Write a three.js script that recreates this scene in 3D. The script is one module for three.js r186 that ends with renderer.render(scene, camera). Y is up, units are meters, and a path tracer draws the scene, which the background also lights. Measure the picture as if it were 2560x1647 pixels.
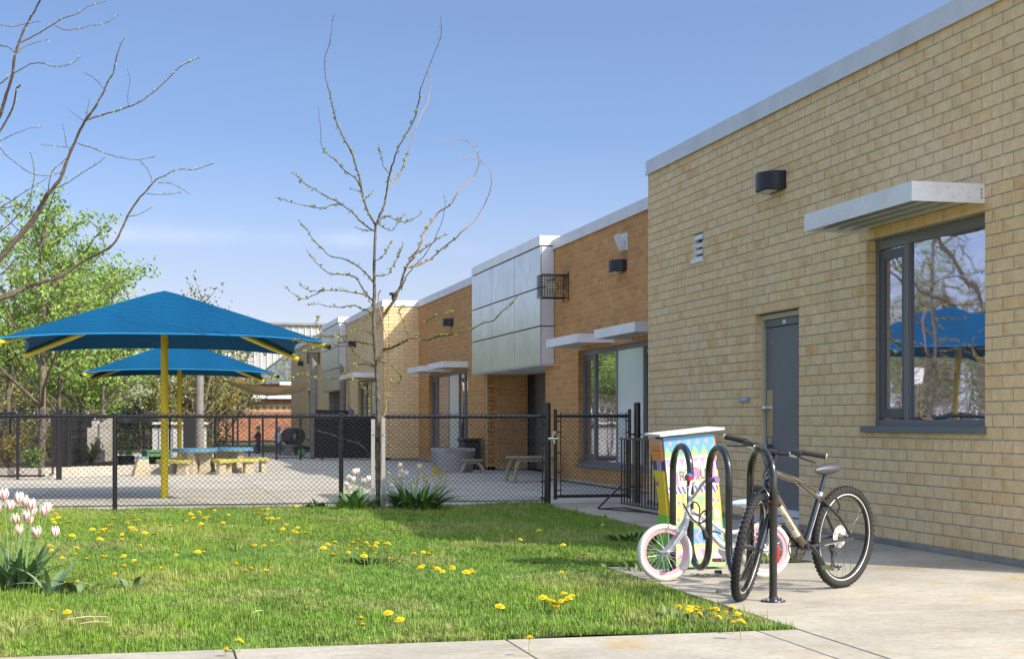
import * as THREE from 'three';
import { mergeGeometries } from 'three/addons/utils/BufferGeometryUtils.js';
import { RoundedBoxGeometry } from 'three/addons/geometries/RoundedBoxGeometry.js';
import { MarchingCubes } from 'three/addons/objects/MarchingCubes.js';

// ------------------------------------------------------------------ camera
const scene = new THREE.Scene();
const FOCAL = 3750, PHOTO_W = 2560, PHOTO_H = 1647, HORIZON = 1052, EYE = 1.1;
const YAW = Math.atan(900 / FOCAL), CY = Math.cos(YAW), SY = Math.sin(YAW);
const camera = new THREE.PerspectiveCamera(2 * Math.atan(PHOTO_H / 2 / FOCAL) * 180 / Math.PI, PHOTO_W / PHOTO_H, 0.1, 900);
camera.position.set(0, EYE, 0);
camera.rotation.y = -YAW;
camera.setViewOffset(PHOTO_W, PHOTO_H, 0, -(HORIZON - PHOTO_H / 2), PHOTO_W, PHOTO_H);   // rising lens, verticals stay upright
const renderer = new THREE.WebGLRenderer();
renderer.toneMapping = THREE.LinearToneMapping;
renderer.toneMappingExposure = 2.4;
renderer.shadowMap.enabled = true;

// ------------------------------------------------------------------ sky and sun
const SUN = new THREE.Vector3(0.86, 1, 0.92).normalize();
{
  const W = 1024, H = 512, data = new Float32Array(W * H * 4);
  const stops = [[-0.2, .44, .44, .45], [0, .44, .46, .52], [.074, .300, .355, .455], [.094, .262, .334, .465], [.14, .188, .288, .475], [.185, .134, .236, .438], [.264, .108, .193, .383], [.6, .125, .205, .38], [1.6, .105, .175, .33]];
  const ramp = (e) => {
    let i = 0; while (i < stops.length - 2 && e > stops[i + 1][0]) i++;
    const a = stops[i], b = stops[i + 1], t = Math.min(1, Math.max(0, (e - a[0]) / (b[0] - a[0])));
    return [1, 2, 3].map((k) => a[k] + (b[k] - a[k]) * t);
  };
  const hash = (x, y) => { const s = Math.sin(x * 127.1 + y * 311.7) * 43758.5453; return s - Math.floor(s); };
  const vn = (x, y) => { const xi = Math.floor(x), yi = Math.floor(y), f = (t) => t * t * (3 - 2 * t), u = f(x - xi), v = f(y - yi);
    return (hash(xi, yi) * (1 - u) + hash(xi + 1, yi) * u) * (1 - v) + (hash(xi, yi + 1) * (1 - u) + hash(xi + 1, yi + 1) * u) * v; };
  const fb = (x, y) => vn(x, y) * .5 + vn(x * 2.1, y * 2.1) * .25 + vn(x * 4.3, y * 4.3) * .15 + vn(x * 8.7, y * 8.7) * .1;
  for (let j = 0; j < H; j++) {
    const el = ((j + .5) / H - .5) * Math.PI, y = Math.sin(el), r = Math.cos(el);
    for (let i = 0; i < W; i++) {
      const az = ((i + .5) / W - .5) * 2 * Math.PI, x = Math.cos(az) * r, z = Math.sin(az) * r;
      const chi = Math.acos(Math.max(-1, Math.min(1, x * SUN.x + y * SUN.y + z * SUN.z)));
      const glow = .92 * (1 + Math.cos(chi) ** 2) + 12 * Math.exp(-2.7 * chi), haze = Math.min(.75, 2.2 * Math.exp(-1.6 * chi));
      const b0 = ramp(el), lum = (b0[0] + b0[1] + b0[2]) / 3, hz = [lum * 1.06, lum * 1.03, lum * 1.0];
      let c = b0.map((v, k) => (v + (hz[k] - v) * haze) * glow * .755);
      // thin streaks of high cloud low above the horizon, all the way round
      const band = Math.exp(-(((el - .121 - .006 * Math.sin(az * 5)) / .0075) ** 2)) + Math.exp(-(((el - .112 - .01 * Math.sin(az * 7 + 1)) / .004) ** 2)) * .6;
      const w = Math.min(.42, band * Math.max(0, fb(az * 9 + 3, el * 190) + .55 * (fb(az * 2.2 + 8, 3) - .5) - .40) * 2.6);
      c = c.map((v, k) => v + ([.52, .53, .60][k] * glow * .74 - v) * Math.max(0, w));
      data.set([c[0], c[1], c[2], 1], (j * W + i) * 4);
    }
  }
  const sky = new THREE.DataTexture(data, W, H, THREE.RGBAFormat, THREE.FloatType);
  sky.mapping = THREE.EquirectangularReflectionMapping; sky.magFilter = THREE.LinearFilter; sky.minFilter = THREE.LinearFilter;
  sky.needsUpdate = true;
  scene.background = sky; scene.environment = sky;
}
const sun = new THREE.DirectionalLight(new THREE.Color().setRGB(1, .90, .72), 2.25);
sun.position.copy(SUN).multiplyScalar(60).add(new THREE.Vector3(2, 0, -20));
sun.target.position.set(2, 0, -20); scene.add(sun, sun.target);
sun.castShadow = true; sun.shadow.radius = 1; sun.shadow.mapSize.set(4096, 4096);
Object.assign(sun.shadow.camera, { left: -45, right: 45, top: 45, bottom: -45, near: 1, far: 200 });
sun.name = 'sun';

// ------------------------------------------------------------------ helpers
let seed = 7;
const rnd = () => { seed = (seed * 1664525 + 1013904223) >>> 0; return seed / 4294967296; };
const rr = (a, b) => a + (b - a) * rnd();
const V = (x, y, z) => new THREE.Vector3(x, y, z);
// world point of a photo position at a given distance from the lens (for laying out surveyed points)
const at = (px, py, d) => { const r = (px - PHOTO_W / 2) / FOCAL * d; return V(r * CY + d * SY, EYE + (HORIZON - py) / FOCAL * d, -(d * CY - r * SY)); };
const onGround = (px, py, h = 0) => at(px, py, FOCAL * (EYE - h) / (py - HORIZON));
const used = {};
const numbered = (n) => { used[n] = (used[n] ?? -1) + 1; return used[n] ? n + '_' + String(used[n]).padStart(3, '0') : n; };
const tag = (o, label, category, group) => { o.userData.label = label; o.userData.category = category; if (group) o.userData.group = group; return o; };
const structure = (o) => { o.userData.kind = 'structure'; return o; };
const stuff = (o) => { o.userData.kind = 'stuff'; return o; };
function thing(name, label, category, pos = [0, 0, 0], turn = 0, group) {
  const g = new THREE.Group(); g.name = numbered(name); g.position.set(...pos); g.rotation.y = turn; scene.add(g);
  return tag(g, label, category, group);
}
function copyOf(o, pos, turn, label) {
  const c = o.clone(); c.name = numbered(o.name.replace(/_\d{3}$/, '')); c.userData = { ...o.userData }; scene.add(c);
  c.position.set(...pos); if (turn !== undefined) c.rotation.y = turn; if (label) c.userData.label = label;
  return c;
}
function metreUV(g) {           // box-projected texture coordinates in metres
  const p = g.attributes.position, n = g.attributes.normal, uv = new Float32Array(p.count * 2);
  for (let i = 0; i < p.count; i++) {
    const ax = Math.abs(n.getX(i)), ay = Math.abs(n.getY(i)), az = Math.abs(n.getZ(i));
    if (ay >= ax && ay >= az) { uv[2 * i] = p.getX(i); uv[2 * i + 1] = p.getZ(i); }
    else if (ax >= az) { uv[2 * i] = p.getZ(i); uv[2 * i + 1] = p.getY(i); }
    else { uv[2 * i] = p.getX(i); uv[2 * i + 1] = p.getY(i); }
  }
  g.setAttribute('uv', new THREE.BufferAttribute(uv, 2)); return g;
}
const plain = (g) => { const h = g.index ? g.toNonIndexed() : g; for (const k of Object.keys(h.attributes)) if (!['position', 'normal', 'uv', 'color'].includes(k)) h.deleteAttribute(k); return h; };
function mesh(name, geos, mat, parent, opt = {}) {
  let list = (Array.isArray(geos) ? geos : [geos]).map(plain);
  if (!list.every((g) => g.attributes.color)) list.forEach((g) => g.deleteAttribute('color'));
  if (!list.every((g) => g.attributes.uv)) list.forEach((g) => g.deleteAttribute('uv'));
  let g = list.length > 1 ? mergeGeometries(list) : list[0];
  if (!opt.uv) metreUV(g);
  const m = new THREE.Mesh(g, mat); m.name = parent ? name : numbered(name); m.castShadow = m.receiveShadow = true;
  (parent || scene).add(m); return m;
}
const box = (w, h, d, x = 0, y = 0, z = 0, bev = 0) => (bev ? new RoundedBoxGeometry(w, h, d, 1, bev) : new THREE.BoxGeometry(w, h, d)).translate(x, y, z);
const span = (x0, x1, y0, y1, z0, z1, bev = 0) => box(x1 - x0, y1 - y0, z1 - z0, (x0 + x1) / 2, (y0 + y1) / 2, (z0 + z1) / 2, bev);
function bar(a, b, r0, r1 = r0, sides = 10) {       // tapered round bar from a to b
  const d = b.clone().sub(a), g = new THREE.CylinderGeometry(r1, r0, d.length(), sides);
  g.applyQuaternion(new THREE.Quaternion().setFromUnitVectors(V(0, 1, 0), d.clone().normalize()));
  return g.translate((a.x + b.x) / 2, (a.y + b.y) / 2, (a.z + b.z) / 2);
}
function beam(a, b, w, h, up = V(0, 1, 0)) {        // rectangular bar
  const d = b.clone().sub(a), x = d.clone().normalize(), z = x.clone().cross(up).normalize(), y = z.clone().cross(x);
  const g = new THREE.BoxGeometry(d.length(), h, w);
  return g.applyMatrix4(new THREE.Matrix4().makeBasis(x, y, z)).translate((a.x + b.x) / 2, (a.y + b.y) / 2, (a.z + b.z) / 2);
}
function tube(pts, radii, sides = 6, caps = true) { // tapering tube through points
  const n = pts.length, pos = [], nor = [], idx = [], uv = [];
  let side = null, len = 0;
  for (let i = 0; i < n; i++) {
    const t = pts[Math.min(n - 1, i + 1)].clone().sub(pts[Math.max(0, i - 1)]).normalize();
    if (!side) side = Math.abs(t.y) < .9 ? V(0, 1, 0).cross(t).normalize() : V(1, 0, 0).cross(t).normalize();
    else side = side.sub(t.clone().multiplyScalar(side.dot(t))).normalize();
    const up = t.clone().cross(side), r = Array.isArray(radii) ? radii[i] : radii;
    if (i) len += pts[i].distanceTo(pts[i - 1]);
    for (let k = 0; k <= sides; k++) {
      const a = k / sides * 2 * Math.PI, d = side.clone().multiplyScalar(Math.cos(a)).addScaledVector(up, Math.sin(a));
      pos.push(pts[i].x + d.x * r, pts[i].y + d.y * r, pts[i].z + d.z * r); nor.push(d.x, d.y, d.z); uv.push(k / sides, len);
      if (i && k) { const q = i * (sides + 1) + k; idx.push(q - 1, q - sides - 2, q, q, q - sides - 2, q - sides - 1); }
    }
  }
  if (caps) for (const [e, s] of [[0, -1], [n - 1, 1]]) {
    const c = pos.length / 3, t = pts[Math.min(n - 1, e + (e ? 0 : 1))].clone().sub(pts[Math.max(0, e - (e ? 1 : 0))]).normalize().multiplyScalar(s);
    pos.push(pts[e].x, pts[e].y, pts[e].z); nor.push(t.x, t.y, t.z); uv.push(.5, e ? len : 0);
    for (let k = 0; k < sides; k++) { const q = e * (sides + 1) + k; s > 0 ? idx.push(c, q, q + 1) : idx.push(c, q + 1, q); }
  }
  const g = new THREE.BufferGeometry();
  g.setAttribute('position', new THREE.Float32BufferAttribute(pos, 3)); g.setAttribute('normal', new THREE.Float32BufferAttribute(nor, 3));
  g.setAttribute('uv', new THREE.Float32BufferAttribute(uv, 2)); g.setIndex(idx); return g;
}
const smooth = (pts, k = 3) => new THREE.CatmullRomCurve3(pts, false, 'centripetal').getPoints((pts.length - 1) * k);
const taper = (n, a, b, pow = 1) => Array.from({ length: n }, (_, i) => a + (b - a) * Math.pow(i / (n - 1), pow));
class Faces {                   // loose triangles and quads with flat normals
  constructor() { this.p = []; this.c = []; this.u = []; }
  tri(a, b, c, col) { for (const v of [a, b, c]) { this.p.push(v.x, v.y, v.z); if (col) this.c.push(...col); } }
  quad(a, b, c, d, col) { this.tri(a, b, c, col); this.tri(a, c, d, col); }
  geo() { const g = new THREE.BufferGeometry(); g.setAttribute('position', new THREE.Float32BufferAttribute(this.p, 3));
    if (this.c.length) g.setAttribute('color', new THREE.Float32BufferAttribute(this.c, 3)); g.computeVertexNormals(); return g; }
}
const prism = (pts2, depth, bev = 0) => {   // polygon in xy, thickness along z, centred
  const s = new THREE.Shape(pts2.map(([x, y]) => new THREE.Vector2(x, y)));
  return new THREE.ExtrudeGeometry(s, { depth: depth - 2 * bev, bevelEnabled: bev > 0, bevelSize: bev, bevelThickness: bev, bevelSegments: 1 }).translate(0, 0, -depth / 2 + bev);
};

// ------------------------------------------------------------------ textures (surface grain only)
const lattice = new Float32Array(65536).map(() => rnd());
const pn = (x, y, per, s) => {  // tiling value noise
  const xi = Math.floor(x), yi = Math.floor(y), f = (t) => t * t * (3 - 2 * t), u = f(x - xi), v = f(y - yi);
  const h = (a, b) => lattice[((((a % per) + per) % per) * 131 + (((b % per) + per) % per) * 517 + s * 7919) & 65535];
  return (h(xi, yi) * (1 - u) + h(xi + 1, yi) * u) * (1 - v) + (h(xi, yi + 1) * (1 - u) + h(xi + 1, yi + 1) * u) * v;
};
const fbm = (u, v, per, oct, s) => { let a = .5, r = 0, t = 0; for (let o = 0; o < oct; o++) { r += a * pn(u * per, v * per, per, s + o); t += a; a *= .55; per *= 2; } return r / t; };
function texture(size, metres, fn, srgb = true, h = size) {
  const d = new Uint8Array(size * h * 4);
  for (let j = 0; j < h; j++) for (let i = 0; i < size; i++) { const c = fn(i / size, j / h); d.set([c[0], c[1], c[2], 255].map((v) => Math.max(0, Math.min(255, v))), (j * size + i) * 4); }
  const t = new THREE.DataTexture(d, size, h); t.wrapS = t.wrapT = THREE.RepeatWrapping; t.magFilter = THREE.LinearFilter; t.minFilter = THREE.LinearMipmapLinearFilter;
  t.generateMipmaps = true; if (srgb) t.colorSpace = THREE.SRGBColorSpace; t.repeat.set(1 / metres, 1 / metres); t.needsUpdate = true; return t;
}
const grey = (v) => [v, v, v];
const T = {
  clay: texture(512, 1.3, (u, v) => { const a = fbm(u, v, 6, 4, 1), b = fbm(u, v, 40, 3, 5), s = fbm(u * 4, v * .5, 12, 2, 9); const k = 232 + (a - .5) * 22 + (b - .5) * 22 + (s - .5) * 12, st = Math.max(0, .42 - a); return [k + 4, k - st * 60, k - 4 - st * 150]; }),
  clayBump: texture(256, .5, (u, v) => grey(128 + (fbm(u, v, 30, 3, 3) - .5) * 150), false),
  mortar: texture(256, .6, (u, v) => grey(190 + (fbm(u, v, 30, 3, 2) - .5) * 110)),
  concrete: texture(1024, 3.1, (u, v) => { const a = fbm(u, v, 5, 5, 11), b = fbm(u, v, 120, 2, 17), st = fbm(u, v * 6, 20, 2, 13), spot = fbm(u, v, 60, 2, 19) > .80 ? -14 : 0; const big = fbm(u + .37, v, 3, 4, 111), rust = Math.max(0, fbm(u, v + .2, 7, 4, 117) - .60) * 160, k = 212 + (a - .5) * 44 + (big - .5) * 40 + (b - .5) * 26 + (st - .5) * 22 + spot; return [k + 3, k - rust * .35, k - 6 - rust]; }),
  concreteBump: texture(512, .9, (u, v) => grey(128 + (fbm(u, v * 2, 60, 3, 23) - .5) * 160), false),
  metal: texture(256, 1.7, (u, v) => grey(236 + (fbm(u, v, 4, 4, 31) - .5) * 24 + (fbm(u, v, 60, 2, 33) - .5) * 14)),
  rough: texture(256, .8, (u, v) => grey(150 + (fbm(u, v, 8, 5, 37) - .5) * 170), false),
  cloth: texture(512, .9, (u, v) => { const w = Math.sin(v * 2 * Math.PI * 90) * 8 + Math.sin(u * 2 * Math.PI * 90) * 5, a = fbm(u * .6, v * 6, 10, 3, 41), b = fbm(u, v, 90, 1, 43); return grey(205 + w + (a - .5) * 50 + (b - .5) * 40); }),
  wood: texture(512, .7, (u, v) => { const g = fbm(u * 8, v * .6, 8, 4, 47), k = fbm(u * 30, v, 8, 2, 49), b = fbm(u, v, 3, 3, 51); const q = 212 + (g - .5) * 90 + (k - .5) * 50 + (b - .5) * 50; return [q, q - 3, q - 8]; }),
  bark: texture(512, .5, (u, v) => { const g = fbm(u * 3, v, 10, 5, 53), b = fbm(u, v, 50, 2, 57); const q = 180 + (g - .5) * 160 + (b - .5) * 60; return [q, q - 4, q - 9]; }),
  soil: texture(512, 1.1, (u, v) => { const a = fbm(u, v, 9, 5, 61), b = fbm(u, v, 90, 2, 67); const q = 170 + (a - .5) * 130 + (b - .5) * 110; return [q, q - 2, q - 6]; }),
  soilBump: texture(256, .35, (u, v) => grey(fbm(u, v, 20, 4, 71) * 255), false),
  shingle: texture(512, 2.4, (u, v) => { const row = Math.floor(v * 16), k = pn(u * 24 + row * 3.7, row, 24, 73); return grey(165 + (k - .5) * 70 + ((v * 16) % 1 < .12 ? -40 : 0) + (fbm(u, v, 60, 2, 77) - .5) * 50); }),
  wave: texture(512, 2.3, (u, v) => grey(128 + (fbm(u, v * .55, 5, 2, 81) - .5) * 200), false),
};
const scaled = (t, m) => { const c = t.clone(); c.repeat.set(1 / m, 1 / m); c.needsUpdate = true; return c; };
const col = (r, g, b) => new THREE.Color().setRGB(r, g, b);
const std = (c, o = {}) => new THREE.MeshStandardMaterial({ color: Array.isArray(c) ? col(...c) : c, roughness: .7, ...o });
const phy = (c, o = {}) => new THREE.MeshPhysicalMaterial({ color: col(...c), roughness: .5, ...o });
function printed(w, h, draw) {  // flat print: lettering and painted patterns
  const c = document.createElement('canvas'); c.width = w; c.height = h; const x = c.getContext('2d'); draw(x, w, h);
  const t = new THREE.CanvasTexture(c); t.colorSpace = THREE.SRGBColorSpace; t.magFilter = THREE.LinearFilter; return t;
}
const M = {
  mortarTan: std([.80, .71, .58], { map: T.mortar, roughness: .95 }),
  mortarPale: std([1, .86, .66], { map: T.mortar, roughness: .95 }),
  concrete: std([.59, .55, .47], { map: T.concrete, bumpMap: T.concreteBump, bumpScale: .0015, roughness: .9 }),
  paving: std([.68, .65, .58], { map: T.concrete, bumpMap: T.concreteBump, bumpScale: .0015, roughness: .9 }),
  kerb: std([.42, .41, .39], { map: T.concrete, bumpMap: T.concreteBump, bumpScale: .003, roughness: .95 }),
  coping: phy([.80, .81, .83], { map: T.metal, roughness: .45, metalness: 0 }),
  shade: phy([.97, .97, .97], { map: T.metal, roughness: .4 }),
  panel: phy([.72, .75, .77], { map: texture(512, 2.7, (u, v) => { const a = fbm(u + fbm(u, v, 4, 3, 121) * .25, v, 5, 5, 123), b = fbm(u, v, 16, 4, 127); return grey(226 + (a - .5) * 40 + (b - .5) * 20); }), roughness: .2, metalness: .35 }),
  frame: phy([.125, .13, .14], { roughness: .45, metalness: .25 }),
  frameLight: phy([.20, .205, .20], { roughness: .45, metalness: .25 }),
  doorPaint: phy([.20, .205, .215], { roughness: .42, map: T.metal }),
  steel: phy([.55, .54, .50], { roughness: .3, metalness: .9 }),
  brass: phy([.60, .55, .38], { roughness: .3, metalness: .85 }),
  glass: phy([.50, .50, .60], { roughness: .015, metalness: .92, bumpMap: T.wave, bumpScale: .0035 }),
  blind: phy([.66, .76, .76], { roughness: .22, clearcoat: .6, clearcoatRoughness: .05 }),
  lampBlack: phy([.018, .019, .024], { roughness: .38 }),
  lens: phy([.75, .72, .6], { roughness: .3 }),
  black: phy([.012, .012, .013], { roughness: .28, clearcoat: .4, clearcoatRoughness: .2 }),
  rackBlack: phy([.010, .010, .011], { roughness: .2, clearcoat: .8, clearcoatRoughness: .12, bumpMap: T.rough, bumpScale: .0006 }),
  wire: phy([.014, .014, .016], { roughness: .25, clearcoat: .5 }),
  yellow: phy([.88, .66, .012], { roughness: .38, map: T.metal }),
  canvas: phy([.002, .112, .265], { map: T.cloth, roughness: .9, specularIntensity: .25, bumpMap: T.cloth, bumpScale: .0012 }),
  soil: std([.16, .12, .075], { map: T.soil, bumpMap: T.soilBump, bumpScale: .012, roughness: 1 }),
  turf: std([.075, .105, .02], { map: T.soil, bumpMap: T.soilBump, bumpScale: .02, roughness: 1 }),
  mulch: std([.26, .17, .10], { map: T.soil, bumpMap: T.soilBump, bumpScale: .02, roughness: 1 }),
  greyWood: std([.36, .34, .32], { map: T.wood, roughness: .9, bumpMap: T.wood, bumpScale: .004 }),
  paleWood: std([.60, .49, .36], { map: T.wood, roughness: .8, bumpMap: T.wood, bumpScale: .002 }),
  bark: std([.27, .215, .16], { map: T.bark, roughness: .95, bumpMap: T.bark, bumpScale: .006 }),
  barkGrey: std([.30, .265, .21], { map: T.bark, roughness: .95, bumpMap: T.bark, bumpScale: .005 }),
  barkPale: std([.42, .36, .27], { map: T.bark, roughness: .95, bumpMap: T.bark, bumpScale: .006 }),
  shoot: std([.42, .25, .14], { roughness: .7 }),
  leaf: new THREE.MeshPhysicalMaterial({ vertexColors: true, roughness: .75, transmission: .35, thickness: 0, side: THREE.DoubleSide }),
  rubber: std([.022, .021, .020], { roughness: .8, bumpMap: T.rough, bumpScale: .0006 }),
  chrome: phy([.72, .72, .74], { roughness: .18, metalness: 1 }),
  white: phy([.80, .80, .78], { roughness: .35 }),
};

// ------------------------------------------------------------------ school building: brick blocks along one line, x = 6.376 (buff) and 7.4 (tan)
// s runs along the wall away from the photographer (z = -s)
const local = (m, parent) => { parent.updateWorldMatrix(true, false); const p = V(0, 0, 0).setFromMatrixPosition(parent.matrixWorld); m.geometry.translate(-p.x, -p.y, -p.z); return m; };
const part = (name, geos, mat, parent, opt) => local(mesh(name, geos, mat, parent, opt), parent);
const group = (name, parent) => { const g = new THREE.Group(); g.name = name; parent.add(g); return g; };
const school = thing('school_building', 'long single storey brick school with white sunshades and grey metal panels', 'building', [6.376, 0, -14]);
const BUFF = [[.99, .745, .405], [.98, .73, .385], [1, .765, .435], [.98, .735, .40], [.97, .69, .35], [1, .755, .415]];
const OCHRE = [[.66, .345, .105], [.63, .32, .092], [.69, .37, .118], [.65, .335, .10], [.61, .295, .085]];
const clayMats = BUFF.map((c) => std(c, { map: T.clay, bumpMap: T.clayBump, bumpScale: .0012, roughness: .82 }));
const clayMerged = std([1, 1, 1], { vertexColors: true, map: T.clay, bumpMap: T.clayBump, bumpScale: .0012, roughness: .82 });

function brickRects(s0, s1, y0, rows, holes, len = .3) {
  const out = [];
  for (let r = 0; r < rows; r++) {
    const ya = y0 + r * .1 + .005, yb = ya + .09, off = r % 2 ? len / 2 : 0;
    for (let s = s0 - off; s < s1; s += len) {
      let iv = [[Math.max(s0, s) + .006, Math.min(s1, s + len) - .006]];
      for (const h of holes) if (h[2] < yb - .03 && h[3] > ya + .03) iv = iv.flatMap(([a, b]) => (b <= h[0] || a >= h[1] ? [[a, b]] : [[a, Math.min(b, h[0])], [Math.max(a, h[1]), b]]));
      for (const [a, b] of iv) if (b - a > .035) out.push([a, b, ya, yb]);
    }
  }
  return out;
}
// one brick face with worn (chamfered) arrises; map(s, y, out) gives the world position
function brickFaces(F, uvs, rect, map, tint) {
  const [a, b, ya, yb] = rect, c = .003, o = .0035 + rr(-.0008, .0008), k = -.01, ou = rr(0, 9), ov = rr(0, 9), j = rr(-.0012, .0012);
  const front = [[a + c, ya + c], [b - c, ya + c], [b - c, yb - c], [a + c, yb - c]], mid = [[a, ya], [b, ya], [b, yb], [a, yb]];
  const put = (q, dep) => { const P = q.map(([s, y, d]) => map(s, y, d));
    F.quad(P[0], P[1], P[2], P[3], tint); for (const i of [0, 1, 2, 0, 2, 3]) uvs.push(q[i][0] + ou, q[i][1] + ov); };
  put(front.map(([s, y]) => [s, y, o + (s < (a + b) / 2 ? j : -j)]));
  for (let i = 0; i < 4; i++) {
    const n = (i + 1) % 4, f = (p, d) => [p[0], p[1], d];
    put([f(mid[i], o - c), f(mid[n], o - c), f(front[n], o), f(front[i], o)]);
    put([f(mid[i], k), f(mid[n], k), f(mid[n], o - c), f(mid[i], o - c)]);
  }
}
function brickwork(rects, map, tints) {
  const F = new Faces(), uvs = [];
  for (const r of rects) { const t = tints[Math.floor(rnd() * tints.length)], j = rr(.97, 1.03); brickFaces(F, uvs, r, map, t.map((v) => v * j)); }
  const g = F.geo(); g.setAttribute('uv', new THREE.Float32BufferAttribute(uvs, 2)); return g;
}
// mortar body of a wall as blocks round its openings
function wallBody(s0, s1, y0, y1, holes, put) {
  const ss = [...new Set([s0, s1, ...holes.flatMap((h) => [h[0], h[1]])])].filter((v) => v >= s0 && v <= s1).sort((a, b) => a - b), out = [];
  for (let i = 0; i + 1 < ss.length; i++) {
    const m = (ss[i] + ss[i + 1]) / 2, hs = holes.filter((h) => h[0] < m && h[1] > m).sort((a, b) => a[2] - b[2]);
    let y = y0; for (const h of hs) { if (h[2] > y + .001) out.push(put(ss[i], ss[i + 1], y, h[2])); y = h[3]; }
    if (y < y1) out.push(put(ss[i], ss[i + 1], y, y1));
  }
  return out;
}
const alongMap = (x) => (s, y, d) => V(x - d, y, -s);          // face looking to -x
const acrossMap = (L) => (s, y, d) => V(s, y, -L + d);         // face looking to +z
function longWall(x, s0, s1, holes, tints, mortar, keep = 0, y0 = .05, rows = 43, len = .3) {
  const w = part('wall', wallBody(s0, s1, 0, 4.36, holes, (a, b, c, d) => span(x, x + .2, c, d, -b, -a)), mortar, school);
  const rects = brickRects(s0, s1, y0, rows, holes, len), map = alongMap(x);
  // brick returns in the far jamb and under the head of each opening
  const jamb = [];
  for (const h of holes) if (h[4] !== 'bare') for (let r = 0; r < rows; r++) { const ya = y0 + r * .1 + .005; if (ya > h[2] - .02 && ya + .09 < h[3] + .03) jamb.push([ya, h[1]]); }
  if (jamb.length) {
    const F = new Faces(), uvs = [];
    for (const [ya, s] of jamb) brickFaces(F, uvs, [x - .006, x + .10, ya, ya + .09], (a, y, d) => V(a, y, -s + d * .6), tints[Math.floor(rnd() * tints.length)]);
    const g = F.geo(); g.setAttribute('uv', new THREE.Float32BufferAttribute(uvs, 2)); stuff(local(mesh('jamb_bricks', g, clayMerged, w, { uv: true }), w));
  }
  let rest = rects;
  if (keep) {                                                   // the bricks that show largest are pieces of their own
    const ppx = (s, y) => { const d = s * CY + x * SY, r = x * CY - s * SY; return [PHOTO_W / 2 + FOCAL * r / d, HORIZON - (y - EYE) / d * FOCAL, d]; };
    const seen = rects.filter((q) => { const [px, py] = ppx((q[0] + q[1]) / 2, q[2]); return px > 0 && px < 2575 && py > -10 && py < 1660 && q[1] - q[0] > .1; }).sort((p, q) => p[0] - q[0]).slice(0, keep);
    const set = new Set(seen); rest = rects.filter((q) => !set.has(q));
    const cache = {};
    for (const q of seen) {
      const width = Math.round((q[1] - q[0]) * 100) / 100, key = width + '/' + Math.floor(rnd() * 9);
      if (!cache[key]) { const F = new Faces(), uvs = []; brickFaces(F, uvs, [-(q[1] - q[0]) / 2, (q[1] - q[0]) / 2, -.045, .045], alongMap(0)); const g = F.geo(); g.setAttribute('uv', new THREE.Float32BufferAttribute(uvs, 2)); cache[key] = g; }
      const b = new THREE.Mesh(cache[key], clayMats[Math.floor(rnd() * clayMats.length)]); b.name = 'brick'; b.castShadow = b.receiveShadow = true;
      b.position.set(x - 6.376 + rr(-.001, .001), (q[2] + q[3]) / 2, 14 - (q[0] + q[1]) / 2); w.add(b);
    }
  }
  stuff(local(mesh('brickwork', brickwork(rest, map, tints), clayMerged, w, { uv: true }), w));
  return w;
}
function crossWall(L, x0, x1, y1, tints, mortar, y0 = .05, len = .3) {
  const w = part('wall', span(x0, x1, 0, y1, -L - .2, -L), mortar, school);
  stuff(local(mesh('brickwork', brickwork(brickRects(x0, x1, y0, Math.floor((y1 - y0) / .1), [], len), acrossMap(L), tints), clayMerged, w, { uv: true }), w));
}
const X1 = 6.376, X2 = 7.4;
const DOOR = [14.09, 15.24, 0, 2.25], WIN1 = [10.6, 12.61, 1.05, 2.75], VENT = [16.83, 17.16, 3.05, 3.35];
longWall(X1, 9.6, 18.85, [DOOR, WIN1, VENT], BUFF, M.mortarTan, 300);
const WIN2 = [21.7, 25.75, .35, 2.35], NOOK = [28.05, 33.3, 0, 2.25, 'bare'], WIN3 = [35.4, 40.6, .35, 2.35];
longWall(X2, 18.85, 42.25, [WIN2, NOOK, WIN3], OCHRE, M.mortarPale);
const WIN4 = [42.9, 47.6, .35, 2.35], NOOK2 = [50.6, 55.6, 0, 2.15, 'bare'], WIN5 = [60.2, 63.6, .35, 2.35];
longWall(X1, 42.25, 71.3, [WIN4, NOOK2, WIN5], BUFF.map((c) => c.map((v) => v * .93)), M.mortarTan);
crossWall(42.25, X1 + .001, X2 + .2, 4.36, BUFF, M.mortarTan);
crossWall(33.3, X2, 8.36, 2.3, OCHRE, M.mortarPale, .05, .25);
// foundation strip under the bricks, soldier joint and vertical control joint
part('foundation', span(X1 - .014, X1 + .1, -.12, .045, -18.86, -9.59), M.kerb, school);
part('control_joint', span(X1 - .0095, X1 + .01, 2.25, 4.35, -15.262, -15.25), std([.66, .60, .47], { roughness: .8 }), school);
part('control_joint', span(X2 - .004, X2 + .01, .02, 2.16, -33.31, -33.285), std([.70, .66, .56], { roughness: .8 }), school);
// solid cores and roofs behind the brick skin
part('core', [span(X1 + .2, 15, 0, 4.4, -18.85, -9.6), span(X2 + .2, 15, 2.3, 4.4, -42.25, -18.85), span(8.56, 15, 0, 2.3, -42.25, -18.85), span(X2 + .2, 8.56, 0, 2.3, -28.05, -18.85), span(X2 + .2, 8.56, 0, 2.3, -42.25, -33.5), span(X1 + .2, 15, 0, 4.4, -71.3, -42.45)], std([.34, .31, .27], { map: T.mortar, roughness: .9 }), school);
const END = part('wall', span(X1, 15, 0, 4.36, -9.6, -9.4), M.mortarTan, school);
stuff(local(mesh('brickwork', brickwork(brickRects(X1, 15, .05, 43, []), acrossMap(9.4), BUFF), clayMerged, END, { uv: true }), END));
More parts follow.
